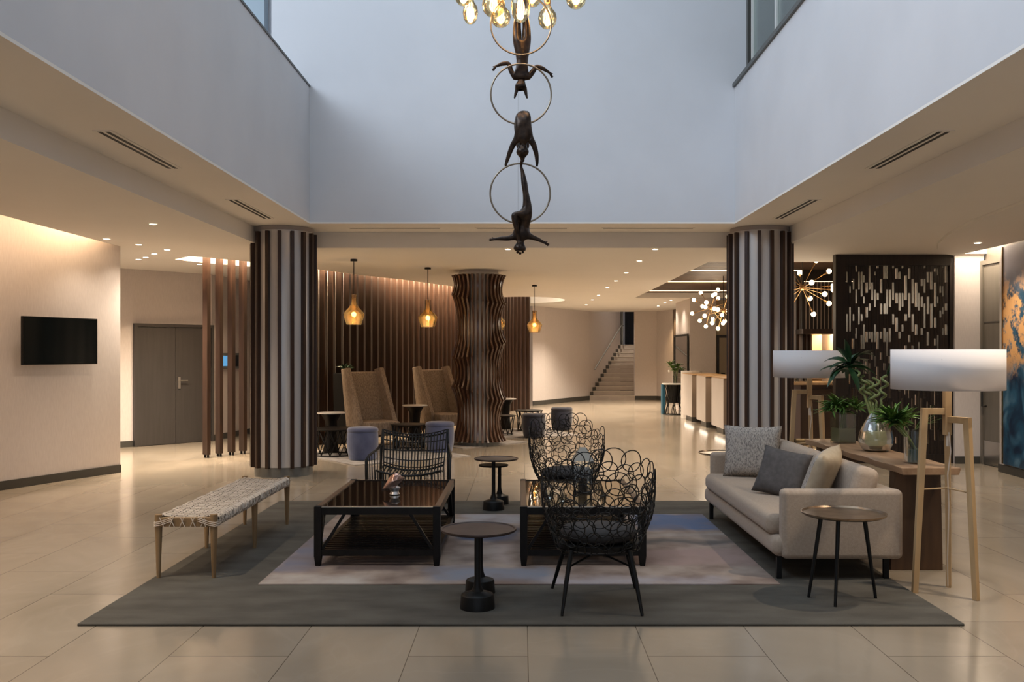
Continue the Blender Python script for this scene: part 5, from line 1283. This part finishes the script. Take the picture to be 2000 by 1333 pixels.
def drum_table(loc, label, s=1):
    t = thing('drum_table', label, 'side table', loc, 0, 'white-topped side tables on black drums')
    MB().lathe([(.215, .585), (.22, .592), (.22, .602), (.21, .607), (.001, .607)], 36, cap=False).lathe([(.001, .585), (.215, .585)], 36, cap=False).build('table_top', M['marble'], t, smooth=True)
    MB().lathe([(.12, 0), (.115, .02), (.085, .30), (.10, .48), (.16, .584)], 28).build('drum_base', M['blackwood'], t, smooth=True)
drum_table((-2.91, 14.2, .0125), 'white-topped side table left of the first wing chair')
drum_table((-1.865, 16.2, .0125), 'white-topped side table between the two wing chairs')
drum_table((-.335, 18.5, .0125), 'white-topped side table just right of the wavy column')
def hex_table(loc, R, H, label, ang=0):
    t = thing('wire_table', label, 'coffee table', loc, ang, 'round black tables on crossed wire frames')
    MB().lathe([(R * .98, H - .022), (R, H - .012), (R, H - .004), (R * .98, H)], 12).build('table_top', M['blackwood'], t)
    b = MB(); k = 6
    for i in range(k):
        a0 = 2 * PI * i / k; a1 = 2 * PI * (i + 1) / k; am = (a0 + a1) / 2
        T = [(R * .9 * math.cos(a), R * .9 * math.sin(a), H - .022) for a in (a0, a1)]; B = (R * .78 * math.cos(am), R * .78 * math.sin(am), .012); Bp = (R * .78 * math.cos(am - 2 * PI / k), R * .78 * math.sin(am - 2 * PI / k), .012)
        b.tube([T[0], B], .008, 6); b.tube([T[1], B], .008, 6)
        B2 = (R * .78 * math.cos(a1), R * .78 * math.sin(a1), .012); Tm = (R * .9 * math.cos(am), R * .9 * math.sin(am), H - .022)
        b.tube([Tm, B2], .007, 6); b.tube([Tm, (R * .78 * math.cos(a0), R * .78 * math.sin(a0), .012)], .007, 6)
    b.tube([(R * .79 * math.cos(2 * PI * i / 24), R * .79 * math.sin(2 * PI * i / 24), .010) for i in range(24)], .008, 6, closed=True)
    b.build('wire_frame', M['black'], t, smooth='all')
hex_table((-2.78, 13.75, .0125), .345, .40, 'round black wire-frame table left of the first blue ottoman')
hex_table((-1.76, 14.55, .0125), .30, .40, 'round black wire-frame table behind the rod armchair')
hex_table((.13, 18.1, .0125), .28, .40, 'round black wire-frame table behind the nearer navy ottoman', .3)
hex_table((-.36, 17.2, .0125), .24, .36, 'small black wire-frame table tucked beside the wavy column')
# planter behind the first wing chair
t = thing('tall_planter', 'tall black planter with a small dark plant behind the first wing chair', 'planter', (-3.04, 15.62, 0))
MB().add([(-.09, -.09, 0), (.09, -.09, 0), (.09, .09, 0), (-.09, .09, 0), (-.11, -.11, 1.18), (.11, -.11, 1.18), (.11, .11, 1.18), (-.11, .11, 1.18)], [(3, 2, 1, 0), (4, 5, 6, 7), (0, 1, 5, 4), (1, 2, 6, 5), (2, 3, 7, 6), (3, 0, 4, 7)]).build('pot', M['black'], t)
b = MB(); rnd = random.Random(21)
tuft(b, (0.08, 0, 1.22), 36, .17, .035, rnd, (0, 0, .3), .5, .8); b.build('foliage', M['leafd'], t, smooth='all')

# reception plant table
t = thing('wire_drum_table', 'black wire drum table with a white marble top beside the reception desks', 'side table', (3.72, 23.2 - .3, 0))
MB().box(-.26, .26, -.2, .2, .745, .775).build('table_top', M['marble'], t, bevel=.004)
b = MB()
for i in range(16):
    a = 2 * PI * i / 16; c, s = math.cos(a), math.sin(a); a2 = a + (.35 if i % 2 else -.35)
    b.tube([(.23 * c, .17 * s, .744), (.17 * math.cos(a2), .13 * math.sin(a2), .40), (.25 * math.cos(a), .19 * math.sin(a), .01)], .009, 5)
b.tube([(.25 * math.cos(2 * PI * i / 24), .19 * math.sin(2 * PI * i / 24), .01) for i in range(24)], .010, 5, closed=True)
b.build('wire_frame', M['black'], t); MB().lathe([(.12, .30), (.18, .744)], 20).build('inner_drum', M['black'], t, smooth=True)
t = thing('orchid_plant', 'leafy green plant with white blossom in a glass on the reception wire table', 'plant', (3.76, 22.9, .776))
MB().lathe([(.05, 0), (.06, .18)], 20, cap=False).build('glass_pot', M['vase'], t, smooth=True)
b = MB(); rnd = random.Random(31)
for c in ((-.06, 0, .35), (.06, .0, .40), (.0, .0, .28), (.14, 0, .33), (-.12, 0, .44)): tuft(b, c, 14, .18, .045, rnd, (0, 0, .2), .4, .8)
b.build('foliage', M['leaf'], t, smooth='all')
b = MB()
for i in range(6): b.tube([(rnd.uniform(-.03, .03), 0, .01), (rnd.uniform(-.1, .12), 0, .40)], .006, 5)
b.build('stems', M['stem'], t)
MB().sphere((-.16, -.05, .30), .03, 10, 8).build('blossom', M['marble'], t, smooth='all')
tag(MB().box(3.49, 3.56, 23.2, 23.45, 0.0, .74).build('teal_box', M['teal']), 'teal storage box behind the reception wire table', 'box')
